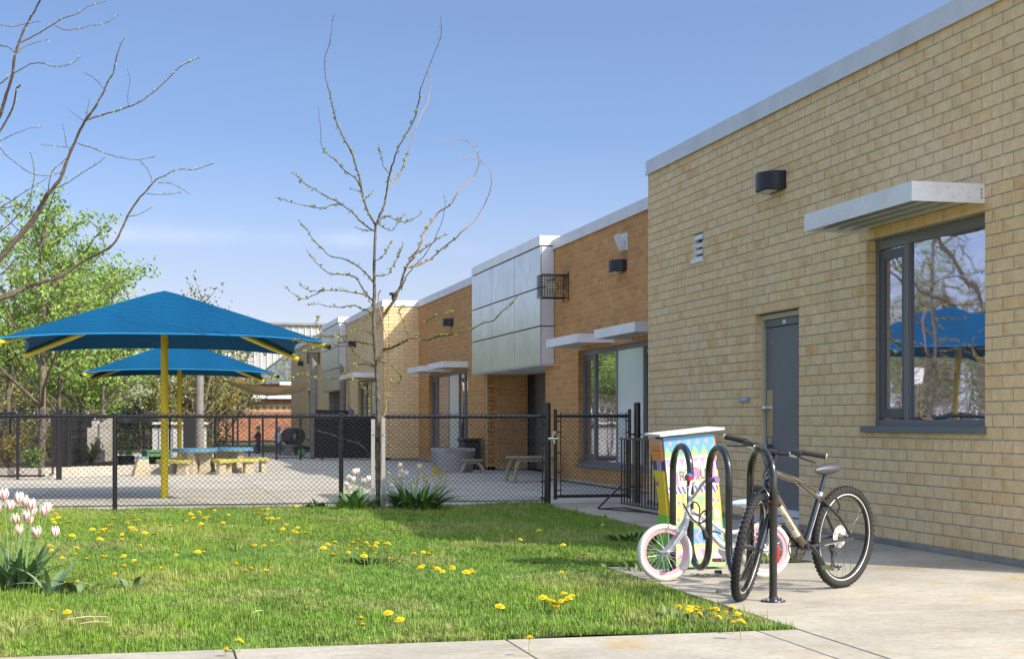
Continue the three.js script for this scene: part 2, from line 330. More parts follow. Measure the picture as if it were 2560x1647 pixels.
// roof edge copings in folded sheet lengths
const copeAlong = (x, s0, s1, y0 = 4.35, y1 = 4.53) => {
  const n = Math.max(1, Math.round((s1 - s0) / 3.05));
  for (let i = 0; i < n; i++) { const a = s0 + (s1 - s0) * i / n + .002, b = s0 + (s1 - s0) * (i + 1) / n - .002; part('coping', [span(x - .03, x + .35, y0, y1, -b, -a, .006), span(x - .038, x - .02, y0 - .012, y0 + .012, -b, -a)], M.coping, school); }
};
copeAlong(X1, 9.38, 18.87); copeAlong(X2, 18.9, 42.2); copeAlong(X1, 42.24, 71.3);
part('coping', span(X1 + .32, X2 - .02, 4.352, 4.528, -42.6, -42.22, .006), M.coping, school);
part('coping', span(X1 + .32, 15, 4.352, 4.528, -9.75, -9.37, .006), M.coping, school);
part('coping', span(X1 + .32, 7.2, 4.352, 4.528, -18.87, -18.5, .006), M.coping, school);
part('roof', [span(X1 + .3, 15, 4.36, 4.46, -18.8, -9.5), span(X2 + .3, 15, 4.36, 4.46, -42.2, -18.85), span(X1 + .3, 15, 4.36, 4.46, -71.3, -42.3)], std([.25, .25, .24], { map: T.soil, roughness: .95 }), school);

// metal clad boxes over the entrances, panel by panel
function metalBox(s0, s1, xf, xb, etched) {
  const n = 3, rows = [2.16, 2.89, 3.62, 4.40], gap = .022, pm = etched || M.panel;
  const g = group('metal_canopy_box', school);
  part('backing', span(xf + .03, xb, 2.17, 4.55, -s1 + .02, -s0 - .02), std([.05, .05, .055]), g);
  for (let i = 0; i < n; i++) for (let r = 0; r < 3; r++) { const a = s0 + (s1 - s0) * i / n, b = s0 + (s1 - s0) * (i + 1) / n;
    part('panel', span(xf, xf + .028, rows[r] + gap / 2, rows[r + 1] - gap / 2, -b + gap * .6 * (i < n - 1 ? 1 : 0), -a - gap * .6 * (i ? 1 : 0), .004), pm, g); }
  for (let r = 0; r < 3; r++) part('panel', span(xf + .03, xb - .01, rows[r] + gap / 2, rows[r + 1] - gap / 2, -s0 - .018, -s0 + .01, .004), M.coping, g);
  for (let r = 0; r < 3; r++) part('panel', span(xf + .03, xb - .01, rows[r] + gap / 2, rows[r + 1] - gap / 2, -s1 - .01, -s1 + .018, .004), M.coping, g);
  for (const [a, b] of [[s0, (s0 + s1 * 2) / 3], [(s0 + s1 * 2) / 3, s1]]) part('cap', span(xf - .012, xb + .3, 4.415, 4.60, -b + .002, -a - .002, .006), M.shade, g);
  part('soffit', span(xf + .02, 8.36, 2.15, 2.168, -s1, -s0), M.coping, g);
  for (const [x, s] of [[7.6, s0 + 1.6], [7.75, s0 + 3.1], [7.6, s0 + 4.6]]) part('downlight', new THREE.CylinderGeometry(.07, .07, .01, 16).translate(x, 2.146, -s), std([.8, .78, .72]), g);
}
metalBox(27.39, 33.6, 7.12, X2);
const etched = phy([.62, .65, .68], { roughness: .3, metalness: .45, map: texture(512, 1.6, (u, v) => { const a = Math.abs(fbm(u, v, 9, 3, 91) - .5), l = a < .016 ? -70 : 0, b = Math.abs(fbm(u + .3, v, 14, 2, 95) - .5) < .02 ? -45 : 0; return grey(215 + l + b); }) });
metalBox(50.5, 55.7, 6.1, X1, etched);

// doors
{
  const g = group('door', school), [s0, s1, , y1] = DOOR, x = X1 + .11;
  part('frame', [span(x - .04, x + .05, 0, y1 - .01, -s1, -s1 + .05, .004), span(x - .04, x + .05, 0, y1 - .01, -s0 - .05, -s0, .004), span(x - .04, x + .05, y1 - .06, y1 - .008, -s1 + .05, -s0 - .05, .004)], std([.62, .55, .38], { roughness: .6 }), g);
  part('leaf', span(x - .005, x + .04, .09, y1 - .15, -s1 + .055, -s0 - .055, .003), M.doorPaint, g);
  part('transom', span(x - .012, x + .04, y1 - .142, y1 - .062, -s1 + .052, -s0 - .052, .003), M.doorPaint, g);
  part('push_plate', span(x - .012, x - .004, .93, 1.43, -s1 + .10, -s1 + .24, .002), M.brass, g);
  part('handle', [bar(V(x - .06, 1.235, -s1 + .135), V(x - .01, 1.235, -s1 + .135), .034, .028, 18), new THREE.SphereGeometry(.036, 16, 10).scale(.6, 1, 1).translate(x - .065, 1.235, -s1 + .135)], M.chrome, g);
  part('pull', [span(x - .075, x - .004, .845, .853, -s1 + .09, -s1 + .245, .002), span(x - .083, x - .072, .80, .853, -s1 + .09, -s1 + .245, .002), span(x - .010, x - .004, .845, .92, -s1 + .12, -s1 + .22)], M.steel, g);
  part('number_plate', span(x - .016, x - .011, y1 - .125, y1 - .085, -s1 + .52, -s1 + .60), M.white, g);
  part('screw', [new THREE.SphereGeometry(.011, 8, 6).translate(x - .005, 1.94, -s1 + .22), new THREE.SphereGeometry(.011, 8, 6).translate(x - .005, 1.94, -s0 - .25)], M.steel, g);
  part('kick_strip', span(x - .014, x - .006, .10, .17, -s1 + .06, -s0 - .06, .002), M.coping, g);
  part('threshold', span(x - .13, x + .05, -.02, .085, -s1, -s0, .006), M.coping, g);
}
{ // glazed door in the entrance recess
  const g = group('glass_door', school), x = 8.36;
  part('frame', [-31.55, -30.5, -29.4, -28.25].map((z) => span(x, x + .08, .05, 2.14, z - .06, z + .06, .004)).concat([span(x + .01, x + .07, 2.04, 2.14, -31.55, -28.2), span(x + .01, x + .07, .05, .3, -31.55, -28.2), span(x + .012, x + .068, .98, 1.06, -31.55, -28.2)]), M.frame, g);
  part('pane', span(x + .05, x + .06, .1, 2.1, -31.55, -28.2), phy([.34, .34, .32], { roughness: .03, metalness: .8 }), g);
}
// louvre vent
{
  const g = group('louvre_vent', school), [s0, s1, y0, y1] = VENT, x = X1 + .012, w = phy([.86, .87, .90], { roughness: .4 });
  part('frame', [span(x, x + .06, y0, y1 - .01, -s1, -s1 + .03), span(x, x + .06, y0, y1 - .01, -s0 - .03, -s0), span(x, x + .06, y1 - .07, y1 - .012, -s1 + .03, -s0 - .03)], w, g);
  for (const y of [3.05, 3.13, 3.21]) part('blade', beam(V(x + .01, y, -s1 + .031), V(x + .01, y, -s0 - .031), .016, .05, V(-.5, 1, 0)), w, g);
  part('back', span(x + .07, x + .08, y0, y1, -s1, -s0), std([.10, .10, .09]), g);
  part('sill', [span(x - .035, x + .05, y0 - .05, y0 - .004, -s1 - .03, -s0 + .01, .004)], w, g);
}
// windows: frame bars, panes, sill
function windowUnit(x, hole, bars, panes, sashes, sillX = .05) {
  const g = group('window', school), [s0, s1, y0, y1] = hole, xf = x + .085;
  const f = [span(xf, xf + .07, y0, y1, -s1 + .002, -s1 + .06, .003), span(xf, xf + .07, y0, y1, -s0 - .06, -s0 - .002, .003), span(xf + .002, xf + .068, y0 + .002, y0 + .06, -s1 + .06, -s0 - .06), span(xf + .002, xf + .068, y1 - .09, y1 - .004, -s1 + .06, -s0 - .06)];
  for (const s of bars) f.push(span(xf - .001, xf + .069, y0 + .06, y1 - .09, -s - .035, -s + .035, .003));
  part('frame', f, M.frameLight, g);
  for (const [a, b] of sashes) part('sash', [span(xf + .012, xf + .05, y0 + .075, y1 - .105, -b + .002, -b + .075, .003), span(xf + .012, xf + .05, y0 + .075, y1 - .105, -a - .075, -a - .002, .003), span(xf + .013, xf + .049, y0 + .076, y0 + .16, -b + .075, -a - .075), span(xf + .013, xf + .049, y1 - .19, y1 - .106, -b + .075, -a - .075)], M.frame, g);
  for (const [a, b, kind] of panes) part(kind === 'blind' ? 'spandrel_panel' : 'pane', span(xf + .03 - (kind === 'blind' ? .02 : 0), xf + .036, y0 + .05, y1 - .08, -b, -a), kind === 'blind' ? M.blind : M.glass, g);
  part('back', span(xf + .075, xf + .085, y0, y1, -s1, -s0), std([.05, .05, .05]), g);
  part('sill', [span(x - sillX, xf + .01, y0 - .055, y0 + .002, -s1 - .035, -s0 + .02, .006)], phy([.17, .18, .20], { roughness: .5, metalness: .2 }), g);
  return g;
}
windowUnit(X1, WIN1, [12.03], [[10.65, 12.0], [12.06, 12.55]], [[12.06, 12.55]]);
windowUnit(X2, WIN2, [25.02, 23.75, 22.35], [[21.75, 22.32], [22.38, 23.72, 'blind'], [23.78, 24.99], [25.05, 25.7]], [[25.05, 25.7], [21.75, 22.32]]);
windowUnit(X2, WIN3, [39.9, 38.2, 36.9, 36.2], [[35.45, 36.17], [36.23, 36.87], [36.93, 38.17, 'blind'], [38.23, 39.87], [39.93, 40.55]], [[39.93, 40.55]]);
windowUnit(X1, WIN4, [46.4, 45.2, 44.2], [[42.95, 44.17], [44.23, 45.17, 'blind'], [45.23, 46.37], [46.43, 47.55]], [[46.43, 47.55]]);
windowUnit(X1, WIN5, [61.6], [[60.25, 61.57], [61.63, 63.55]], []);
// sunshades: fascia, end plates, curved blades, bolts
function sunshade(x, s0, s1, y0, y1, detail) {
  const g = group('sunshade', school), xo = x - .636;
  part('fascia', span(xo, xo + .012, y0, y1, -s1, -s0, .002), M.shade, g);
  for (const s of [s0, s1]) part('end_plate', span(xo + .012, x - .004, y0 + .001, y1 - .001, -s - (s === s0 ? .01 : 0), -s + (s === s0 ? 0 : .01), .002), M.shade, g);
  for (let i = 0; i < 4; i++) {
    const pts = []; for (let k = 0; k <= 6; k++) { const a = k / 6; pts.push([xo + .05 + i * .14 + a * .11, y0 + .018 + .07 * a * a]); }
    const outline = pts.concat(pts.slice().reverse().map(([px, py]) => [px + .002, py + .007]));
    part('blade', prism(outline, s1 - s0 - .03).translate(0, 0, -(s0 + s1) / 2), M.shade, g);
  }
  part('top_sheet', span(xo + .013, x - .004, y1 - .02, y1 - .008, -s1 + .012, -s0 - .012), M.shade, g);
  if (detail) {
    for (let k = 0; k < 3; k++) part('bolt', bar(V(x - .035, y0 + .045 + k * .032, -s0 - .002), V(x - .035, y0 + .045 + k * .032, -s0 + .009), .011, .009, 6), M.steel, g);
    for (const [d, h] of [[.33, .12], [.2, .115], [.07, .11], [.28, .045], [.15, .042]]) part('rivet', new THREE.SphereGeometry(.005, 6, 4).translate(x - d, y0 + h, -s0 + .001), M.steel, g);
  }
}
sunshade(X1, 10.6, 12.58, 2.81, 2.966, true);
for (const [a, b] of [[20.6, 22.65], [23.6, 25.6], [35.3, 37.4], [38.3, 40.4]]) sunshade(X2, a, b, 2.385, 2.53);
sunshade(X1, 44.0, 47.4, 2.385, 2.53);
part('flue', [bar(V(8.2, 4.4, -52), V(8.2, 5.5, -52), .06, .06, 12), bar(V(8.2, 5.5, -52), V(8.2, 5.58, -52), .14, .14, 14)], M.lampBlack, school);

// wall lamps: half-drum housings
function wallLamp(x, s, label, w = .21) {
  const t = thing('wall_lamp', label, 'lamp', [x, 3.5, -s], 0, 'black wall lamps on the school');
  const outline = [[0, -w]]; for (let k = 0; k <= 14; k++) { const a = -Math.PI / 2 + Math.PI * k / 14; outline.push([-.03 - .19 * Math.cos(a), w * Math.sin(a)]); } outline.push([0, w]);
  const g = prism(outline, .19, .006).rotateX(-Math.PI / 2).translate(0, .095, 0);
  mesh('housing', g, M.lampBlack, t);
  const rim = prism(outline.map(([a, b]) => [a * 1.015 - .002, b * 1.01]), .012).rotateX(-Math.PI / 2).translate(0, .03, 0);
  mesh('rim', rim, M.lampBlack, t);
  mesh('lens', box(.12, .012, .24, -.11, -.005, 0, .004), M.lens, t);
  mesh('back_plate', box(.02, .2, .3, -.009, .095, 0, .004), M.lampBlack, t);
  return t;
}
wallLamp(X1 - .008, 14.62, 'black half drum wall lamp on buff brick above grey door');
wallLamp(X2 - .008, 23.15, 'black half drum wall lamp on tan brick beside wire cage');
wallLamp(X2 - .008, 37.4, 'black half drum wall lamp on tan brick above paired sunshades');
wallLamp(X1 - .008, 48.3, 'black half drum wall lamp on far buff wall beside etched panel');
wallLamp(X1 - .008, 65.6, 'black half drum wall lamp on far buff wall near its end');
{ // small sign by the door
  const t = thing('door_sign', 'small grey printed plate on brick beside the grey door', 'sign', [X1 - .016, 1.335, -15.52]);
  mesh('plate', box(.008, .055, .30, 0, 0, 0, .003), phy([.42, .47, .55], { roughness: .35, metalness: .3 }), t);
  const tex = printed(256, 48, (c, w, h) => { c.fillStyle = '#8f9bb0'; c.fillRect(0, 0, w, h); c.fillStyle = '#dfe4ec'; c.beginPath(); c.arc(30, 24, 13, 0, 7); c.fill(); c.fillRect(80, 12, 130, 8); c.fillRect(80, 28, 96, 7); });
  const p = mesh('print', new THREE.PlaneGeometry(.28, .045).rotateY(-Math.PI / 2).translate(-.0055, 0, 0), std([1, 1, 1], { map: tex, roughness: .5 }), t, { uv: true });
}
{ // white bracket box high on the ochre wall
  const t = thing('bracket_box', 'small pale grey louvred box mounted high on tan brick wall', 'box', [X2 - .01, 3.83, -23.0]);
  mesh('back', box(.03, .28, .26, -.006, .14, 0, .004), M.white, t);
  mesh('cover', beam(V(-.05, .02, 0), V(-.14, .26, 0), .20, .06), M.coping, t);
}
function wireCage(x, s, y, sx, sy, sz, label, inside) {
  const t = thing('wire_cage', label, 'cage', [x, y, -s]);
  const bars = [], n = Math.round(sz / .05), m = Math.round(sy / .05), q = Math.round(sx / .05), r = .004;
  const B = (a, b, k = r) => bars.push(bar(V(...a), V(...b), k, k, 4));
  for (let i = 0; i <= n; i++) { const z = -sz / 2 + sz * i / n; B([-sx, 0, z], [-sx, sy, z]); B([-sx, 0, z], [0, 0, z]); B([-sx, sy, z], [0, sy, z]); }
  for (let i = 0; i <= m; i++) { const yy = sy * i / m; B([-sx, yy, -sz / 2], [-sx, yy, sz / 2]); B([-sx, yy, sz / 2], [0, yy, sz / 2]); B([-sx, yy, -sz / 2], [0, yy, -sz / 2]); }
  for (let i = 0; i <= q; i++) { const xx = -sx * i / q; B([xx, 0, sz / 2], [xx, sy, sz / 2]); B([xx, 0, -sz / 2], [xx, sy, -sz / 2]); }
  mesh('wire_mesh', bars, M.black, t);
  mesh('frame', [box(sx, .02, sz, -sx / 2, sy + .004, 0), box(.02, .02, sz, -sx, .0, 0), box(.012, sy + .12, .02, -.006, sy / 2, sz / 2), box(.012, sy + .12, .02, -.006, sy / 2, -sz / 2)], M.black, t);
  if (inside) {
    mesh('floodlight', [new THREE.SphereGeometry(.12, 16, 12).scale(1, .85, .9).translate(-.25, .2, 0), bar(V(-.25, .2, 0), V(-.30, .33, .02), .06, .09, 14), bar(V(-.25, .15, 0), V(0, .12, 0), .02, .02, 8)], phy([.62, .60, .38], { roughness: .4 }), t);
  }
  return t;
}
wireCage(X2 - .01, 26.55, 3.35, .50, .41, .36, 'black wire cage round a pale floodlight on tan brick wall', true);
wireCage(X1 - .01, 59.0, 3.35, .45, .41, .36, 'black wire cage on the far buff wall behind leaning posts', false);

// ------------------------------------------------------------------ ground, paving, lawn
const sheet = (name, x0, x1, s0, s1, y, mat) => structure(mesh(name, new THREE.PlaneGeometry(x1 - x0, s1 - s0).rotateX(-Math.PI / 2).translate((x0 + x1) / 2, y, -(s0 + s1) / 2), mat));
sheet('ground', -300, 300, -60, 500, -.10, std([.17, .19, .07], { map: scaled(T.soil, 3), roughness: 1 }));
function slabs(name, list, mat, thick = .1) {
  const g = new THREE.Group(); g.name = name; scene.add(g); structure(g);
  for (const [x0, x1, s0, s1, y = 0] of list) {
    const m = mesh('slab', span(x0 + .004, x1 - .004, y - thick, y, -s1 + .004, -s0 - .004, .005), mat, g);
    const uv = m.geometry.attributes.uv, du = rr(0, 3), dv = rr(0, 3); for (let i = 0; i < uv.count; i++) uv.setXY(i, uv.getX(i) + du, uv.getY(i) + dv);
  }
  return g;
}
const walk = [];
for (let x = -9.1; x < 3.3; x += 1.354) walk.push([x, Math.min(3.32, x + 1.354), 4.6, 7.35]);
for (let x = -9.1; x < 3.3; x += 1.354) walk.push([x, Math.min(3.32, x + 1.354), 1.8, 4.6]);
slabs('front_path', walk, M.concrete);
slabs('bike_pavement', [[3.33, 6.36, 7.86, 10.8], [3.33, 6.36, 4.6, 7.86, -.002], [6.36, 9.6, 4.6, 9.38], [6.36, 9.6, 1.8, 4.6], [3.33, 6.36, 1.8, 4.6], [5.0, 6.36, 10.8, 12.6], [5.0, 6.36, 12.6, 14.5], [5.0, 6.36, 14.5, 16.4], [5.0, 6.36, 16.4, 18.4], [4.6, 6.37, 18.4, 19.4]], M.concrete);
const play = [];
for (let s = 19.4; s < 50; s += 3.4) for (let x = -15; x < 8.2; x += 3.35) play.push([x, Math.min(8.34, x + 3.35), s, s + 3.4, -.02]);
slabs('playground_paving', play, M.paving);
// painted lines on the playground
const lineGroup = new THREE.Group(); lineGroup.name = 'painted_lines'; scene.add(lineGroup); structure(lineGroup);
for (const [px0, py0, px1, py1, w, c] of [[1312, 1221, 1350, 1221, .06, [.62, .48, .05]], [1424, 1240, 1462, 1239, .06, [.62, .48, .05]], [1140, 1247, 1380, 1240, .05, [.66, .70, .72]], [640, 1187, 700, 1187, .06, [.66, .60, .40]]]) {
  const a = onGround(px0, py0), b = onGround(px1, py1); a.y = b.y = -.0145; mesh('line', beam(a, b, w, .003), std(c, { map: T.concrete, roughness: .9 }), lineGroup);
}
// lawn: gently uneven soil with turf
const bump = (x, s) => .012 * Math.sin(x * 1.7 + s * .6) + .010 * Math.sin(s * 2.3 - x * .8) + .004 * Math.sin(x * 7 + s * 5) - .012;
const inLawn = (x, s) => s > 7.37 && s < 19.3 && x < (s < 10.78 ? 3.31 : 4.985);
{
  const mk = (x0, x1, s0, s1) => { const g = new THREE.PlaneGeometry(x1 - x0, s1 - s0, Math.round((x1 - x0) * 6), Math.round((s1 - s0) * 6)).rotateX(-Math.PI / 2).translate((x0 + x1) / 2, 0, -(s0 + s1) / 2);
    const p = g.attributes.position; for (let i = 0; i < p.count; i++) p.setY(i, bump(p.getX(i), -p.getZ(i))); g.computeVertexNormals(); return g; };
  structure(mesh('lawn', [mk(-9, 3.325, 7.352, 10.8), mk(-9, 4.995, 10.8, 19.4)], M.turf));
}
{
  const F = new Faces();
  for (let k = 0; k < 7; k++) {
    const a = k / 7 * 6.28 + rr(-.5, .5), r = rr(.004, .03), h = rr(.028, .062), lean = rr(.006, .034), w = rr(.0016, .0028), bx = Math.cos(a) * r, bz = Math.sin(a) * r, dx = Math.cos(a + rr(-.8, .8)), dz = Math.sin(a + rr(-.8, .8)), sx = -dz * w, sz = dx * w;
    const p0 = V(bx - sx, 0, bz - sz), p1 = V(bx + sx, 0, bz + sz), q0 = V(bx - sx * .9 + dx * lean * .35, h * .6, bz - sz * .9 + dz * lean * .35), q1 = V(bx + sx * .9 + dx * lean * .35, h * .6, bz + sz * .9 + dz * lean * .35), t = V(bx + dx * lean, h, bz + dz * lean);
    F.quad(p0, p1, q1, q0); F.tri(q0, q1, t);
  }
  const spots = [];
  const add = (n, x0, x1, s0, s1) => { for (let i = 0; i < n; i++) { const x = rr(x0, x1), s = rr(s0, s1); const bare = x > 2.1 && x < 3.33 && s < 8.6 && fbm(x * .8, s * .8, 6, 3, 141) > .5; if (bare && rnd() < .75) continue; if (inLawn(x + (rnd() < .02 ? -.03 : 0), s) && x > .2321 * s - .345 * s - 2.4) spots.push([x, s]); } };
  add(39000, -3.6, 3.32, 7.35, 9.2); add(36000, -3.8, 3.32, 9.2, 11); add(57000, -4.2, 5, 11, 14.5); add(48000, -4.6, 5, 14.5, 19.3);
  const mat = new THREE.MeshPhysicalMaterial({ color: 0xffffff, roughness: .62, transmission: .25, thickness: 0, side: THREE.DoubleSide });
  const inst = new THREE.InstancedMesh(metreUV(F.geo()), mat, spots.length), o = new THREE.Object3D(), c = new THREE.Color();
  spots.forEach(([x, s], i) => {
    const patch = fbm(x * .11 + .3, s * .11, 6, 3, 101), dry = fbm(x * .2, s * .2 + .4, 7, 3, 107);
    o.position.set(x, bump(x, s) - .002, -s); o.rotation.set(rr(-.15, .15), rr(0, 6.28), rr(-.15, .15));
    const edge = s < 7.62 || (s < 10.8 && x > 3.14), tall = fbm(x * .9, s * .9, 5, 2, 131), k = rr(.6, 1.25) * (.35 + 1.0 * patch + Math.max(0, tall - .6) * 3.2) * (edge ? .8 : 1) * (rnd() < .04 ? 1.7 : 1); o.scale.set(1.05, k, 1.05); o.updateMatrix(); inst.setMatrixAt(i, o.matrix);
    const d = dry > .64 || rnd() < .09 ? rr(.3, 1) : 0, v = rr(.62, 1.3) * (.9 + .5 * (tall - .5));
    c.setRGB((.232 + .18 * d + .15 * (patch - .5)) * v, (.385 + .06 * d + .10 * (patch - .5)) * v, (.036 + .09 * d) * v); inst.setColorAt(i, c);
  });
  inst.name = 'grass'; inst.castShadow = inst.receiveShadow = true; scene.add(inst);
  tag(stuff(inst), 'short spring grass covering the lawn in front of the fence', 'grass');
}

// ------------------------------------------------------------------ chain link fencing
function linkMesh(x0, x1, y0, y1, w = .068, r = .0032, sides = 4) {     // woven zigzag wires in the plane z = 0
  const h = w * .94; w /= 2; const n = Math.floor((x1 - x0) / w), m = Math.round((y1 - y0) / h * 2), geos = [];
  for (let i = 0; i < n; i++) {
    const pts = []; for (let j = 0; j <= m; j++) { const sg = (i + j) % 2 ? 1 : -1; pts.push(V(x0 + (i + .5) * w + sg * w * .5, y0 + (y1 - y0) * j / m, sg * .003 * (j % 4 < 2 ? 1 : -1))); }
    geos.push(tube(pts, r, sides, false));
  }
  return geos;
}
// a straight run of fence; a, b are its ends on the ground, posts at the fractions given
function fenceRun(name, label, a, b, postFractions, h, o = {}) {
  const d = b.clone().sub(a), len = d.length(), t = thing(name, label, 'fence', [a.x, a.y, a.z], -Math.atan2(d.z, d.x), o.group);
  for (const f of postFractions) mesh('post', [bar(V(f * len, -.1, 0), V(f * len, h + .0, 0), .03, .03, 14), new THREE.SphereGeometry(.033, 12, 6).scale(1, .6, 1).translate(f * len, h, 0)], M.black, t);
  mesh('top_rail', bar(V(0, h - .03, .0), V(len, h - .03, .0), .022, .022, 12), M.black, t);
  mesh('bottom_rail', bar(V(0, .05, 0), V(len, .05, 0), o.bottom ?? .006, o.bottom ?? .006, 8), M.black, t);
  stuff(mesh('wire_mesh', linkMesh(0, len, .035, h + .02, o.w, o.r, o.sides).map((g) => g.translate(0, 0, .03)), M.wire, t));
  const ties = []; for (let x = .3; x < len; x += .45) ties.push(new THREE.TorusGeometry(.026, .0025, 4, 10).rotateY(Math.PI / 2).translate(x, h - .03, 0));
  mesh('wire_ties', ties, M.wire, t);
  if (o.screen) mesh('screen', span(o.screen[0] * len, o.screen[1] * len, .06, h - .05, .045, .052), std([.03, .03, .033], { roughness: .9, map: T.cloth }), t);
  return t;
}
const FL = 19.2;
const frontFence = fenceRun('chain_link_fence', 'black chain link fence between the lawn and playground', V(-3.3, 0, -FL), V(5.05, 0, -FL), [.012, .341, .677], 1.185);
{ // end post with mesh tension bar and bands
  const x = 8.39;
  mesh('post', [bar(V(x, -.1, 0), V(x, 1.33, 0), .045, .045, 18), new THREE.SphereGeometry(.049, 14, 7).scale(1, .45, 1).translate(x, 1.33, 0)], M.black, frontFence);
  mesh('tension_bar', box(.016, 1.2, .008, x - .075, .61, .03), M.black, frontFence);
  mesh('band', [.08, .3, .55, .8, 1.05, 1.16].map((y) => box(.12, .02, .02, x - .045, y, .02)), M.black, frontFence);
}
{ // gate
  const t = thing('chain_link_gate', 'closed black chain link gate between two tall posts by the wall', 'gate', [5.2, 0, -FL]), w = 1.03;
  mesh('post', [bar(V(w + .11, -.1, 0), V(w + .11, 1.33, 0), .045, .045, 18), new THREE.SphereGeometry(.049, 14, 7).scale(1, .45, 1).translate(w + .11, 1.33, 0)], M.black, t);
  for (const x of [0, w]) mesh('stile', [bar(V(x, .06, 0), V(x, 1.24, 0), .024, .024, 14), new THREE.SphereGeometry(.026, 12, 6).scale(1, .8, 1).translate(x, 1.24, 0)], M.black, t);
  mesh('rail', bar(V(0, 1.165, 0), V(w, 1.165, 0), .022, .022, 12), M.black, t);
  mesh('rail', bar(V(0, .10, 0), V(w, .10, 0), .022, .022, 12), M.black, t);
  stuff(mesh('wire_mesh', linkMesh(.06, w - .05, .09, 1.215).map((g) => g.translate(0, 0, .028)), M.wire, t));
  for (const x of [.065, w - .055]) mesh('tension_bar', box(.014, 1.12, .007, x, .65, .028), M.black, t);
  mesh('bracket', [.18, .42, .68, .95, 1.1].flatMap((y) => [box(.085, .016, .016, .035, y, .015), box(.075, .016, .016, w - .03, y, .015)]), M.black, t);
  mesh('latch', [bar(V(-.11, .86, .03), V(.03, .86, .03), .02, .02, 10), box(.05, .06, .04, -.02, .93, .03, .006), bar(V(-.05, .9, .03), V(-.02, .8, .05), .012, .012, 8)], M.chrome, t);
  for (const y of [.22, .92]) mesh('hinge', [bar(V(w - .02, y, .03), V(w + .16, y, .03), .012, .012, 8), new THREE.TorusGeometry(.05, .009, 6, 16).rotateX(Math.PI / 2).translate(w + .11, y, 0)], M.black, t);
}
{ // steel picket barrier standing open against the wall
  const t = thing('picket_barrier', 'low black steel picket barrier on triangular feet beside the buff wall', 'barrier', [5.72, 0, -17.95], 0);
  const bars = [], L = 1.5; for (let i = 0; i <= 13; i++) bars.push([.005, i * L / 13]);
  for (const [x, z] of bars) mesh('picket', box(.014, .80, .014, 0, .47, z), M.black, t);
  mesh('rail', [box(.026, .022, L + .03, 0, .88, L / 2), box(.026, .022, L + .03, 0, .07, L / 2)], M.black, t);
  mesh('foot', [beam(V(0, .30, .01), V(-.34, .015, .10), .018, .018), beam(V(-.34, .013, .10), V(.05, .013, L * .7), .02, .014), beam(V(-.34, .012, .10), V(.06, .012, -.02), .02, .014), beam(V(.06, .011, -.02), V(.05, .011, L * .95), .02, .014)], M.black, t);
  mesh('notice', box(.006, .17, .20, .02, .80, L - .12), M.white, t);
}
// fences round the far side of the playground
const farFences = 'black chain link fences round the far playground';
fenceRun('chain_link_fence', 'black chain link fence in front of mulch bed and tree trunk', V(-7, 0, -30), V(-2.0, 0, -30), [.02, .35, .68, .9], 1.22, { w: .09, r: .0038, sides: 3, bottom: .02, group: farFences });
fenceRun('chain_link_fence', 'dense black chain link fence behind the elm trunk and shrubs', V(-9, 0, -37), V(-3.1, 0, -36.6), [.1, .3, .5, .7, .85, .98], 1.3, { w: .06, r: .0062, sides: 3, bottom: .02, group: farFences });
for (const [px, d] of [[146, 28.6], [170, 30.2]]) { const p = at(px, 1100, d); const t = mesh('fence_post', [bar(V(0, 0, 0), V(0, 1.34, 0), .055, .055, 14), new THREE.SphereGeometry(.058, 12, 6).scale(1, .5, 1).translate(0, 1.34, 0)], M.black); t.position.set(p.x, -.02, p.z); tag(t, 'tall thick black gate post standing at the end of fence', 'post', 'pair of thick black gate posts'); }
fenceRun('chain_link_fence', 'black chain link fence along mulch bed with weathered boards behind', V(-1.95, 0, -30.6), V(-1.6, 0, -43), [.12, .36, .6, .84], 1.22, { w: .11, r: .004, sides: 3, bottom: .015, group: farFences });
fenceRun('chain_link_fence', 'black chain link fence behind the blue picnic tables', V(-1.6, 0, -43.1), V(3.0, 0, -43.1), [.3, .45, .62, .72, .83, .93], 1.25, { w: .11, r: .0042, sides: 3, bottom: .015, group: farFences, screen: [.53, .64] });
fenceRun('chain_link_fence', 'black chain link fence covered with dark screening near the school wall', V(3.05, 0, -43.1), V(6.3, 0, -43.1), [.0, .12, .33, .52, .98], 1.28, { w: .11, r: .0042, sides: 3, bottom: .015, group: farFences, screen: [.45, .99] });

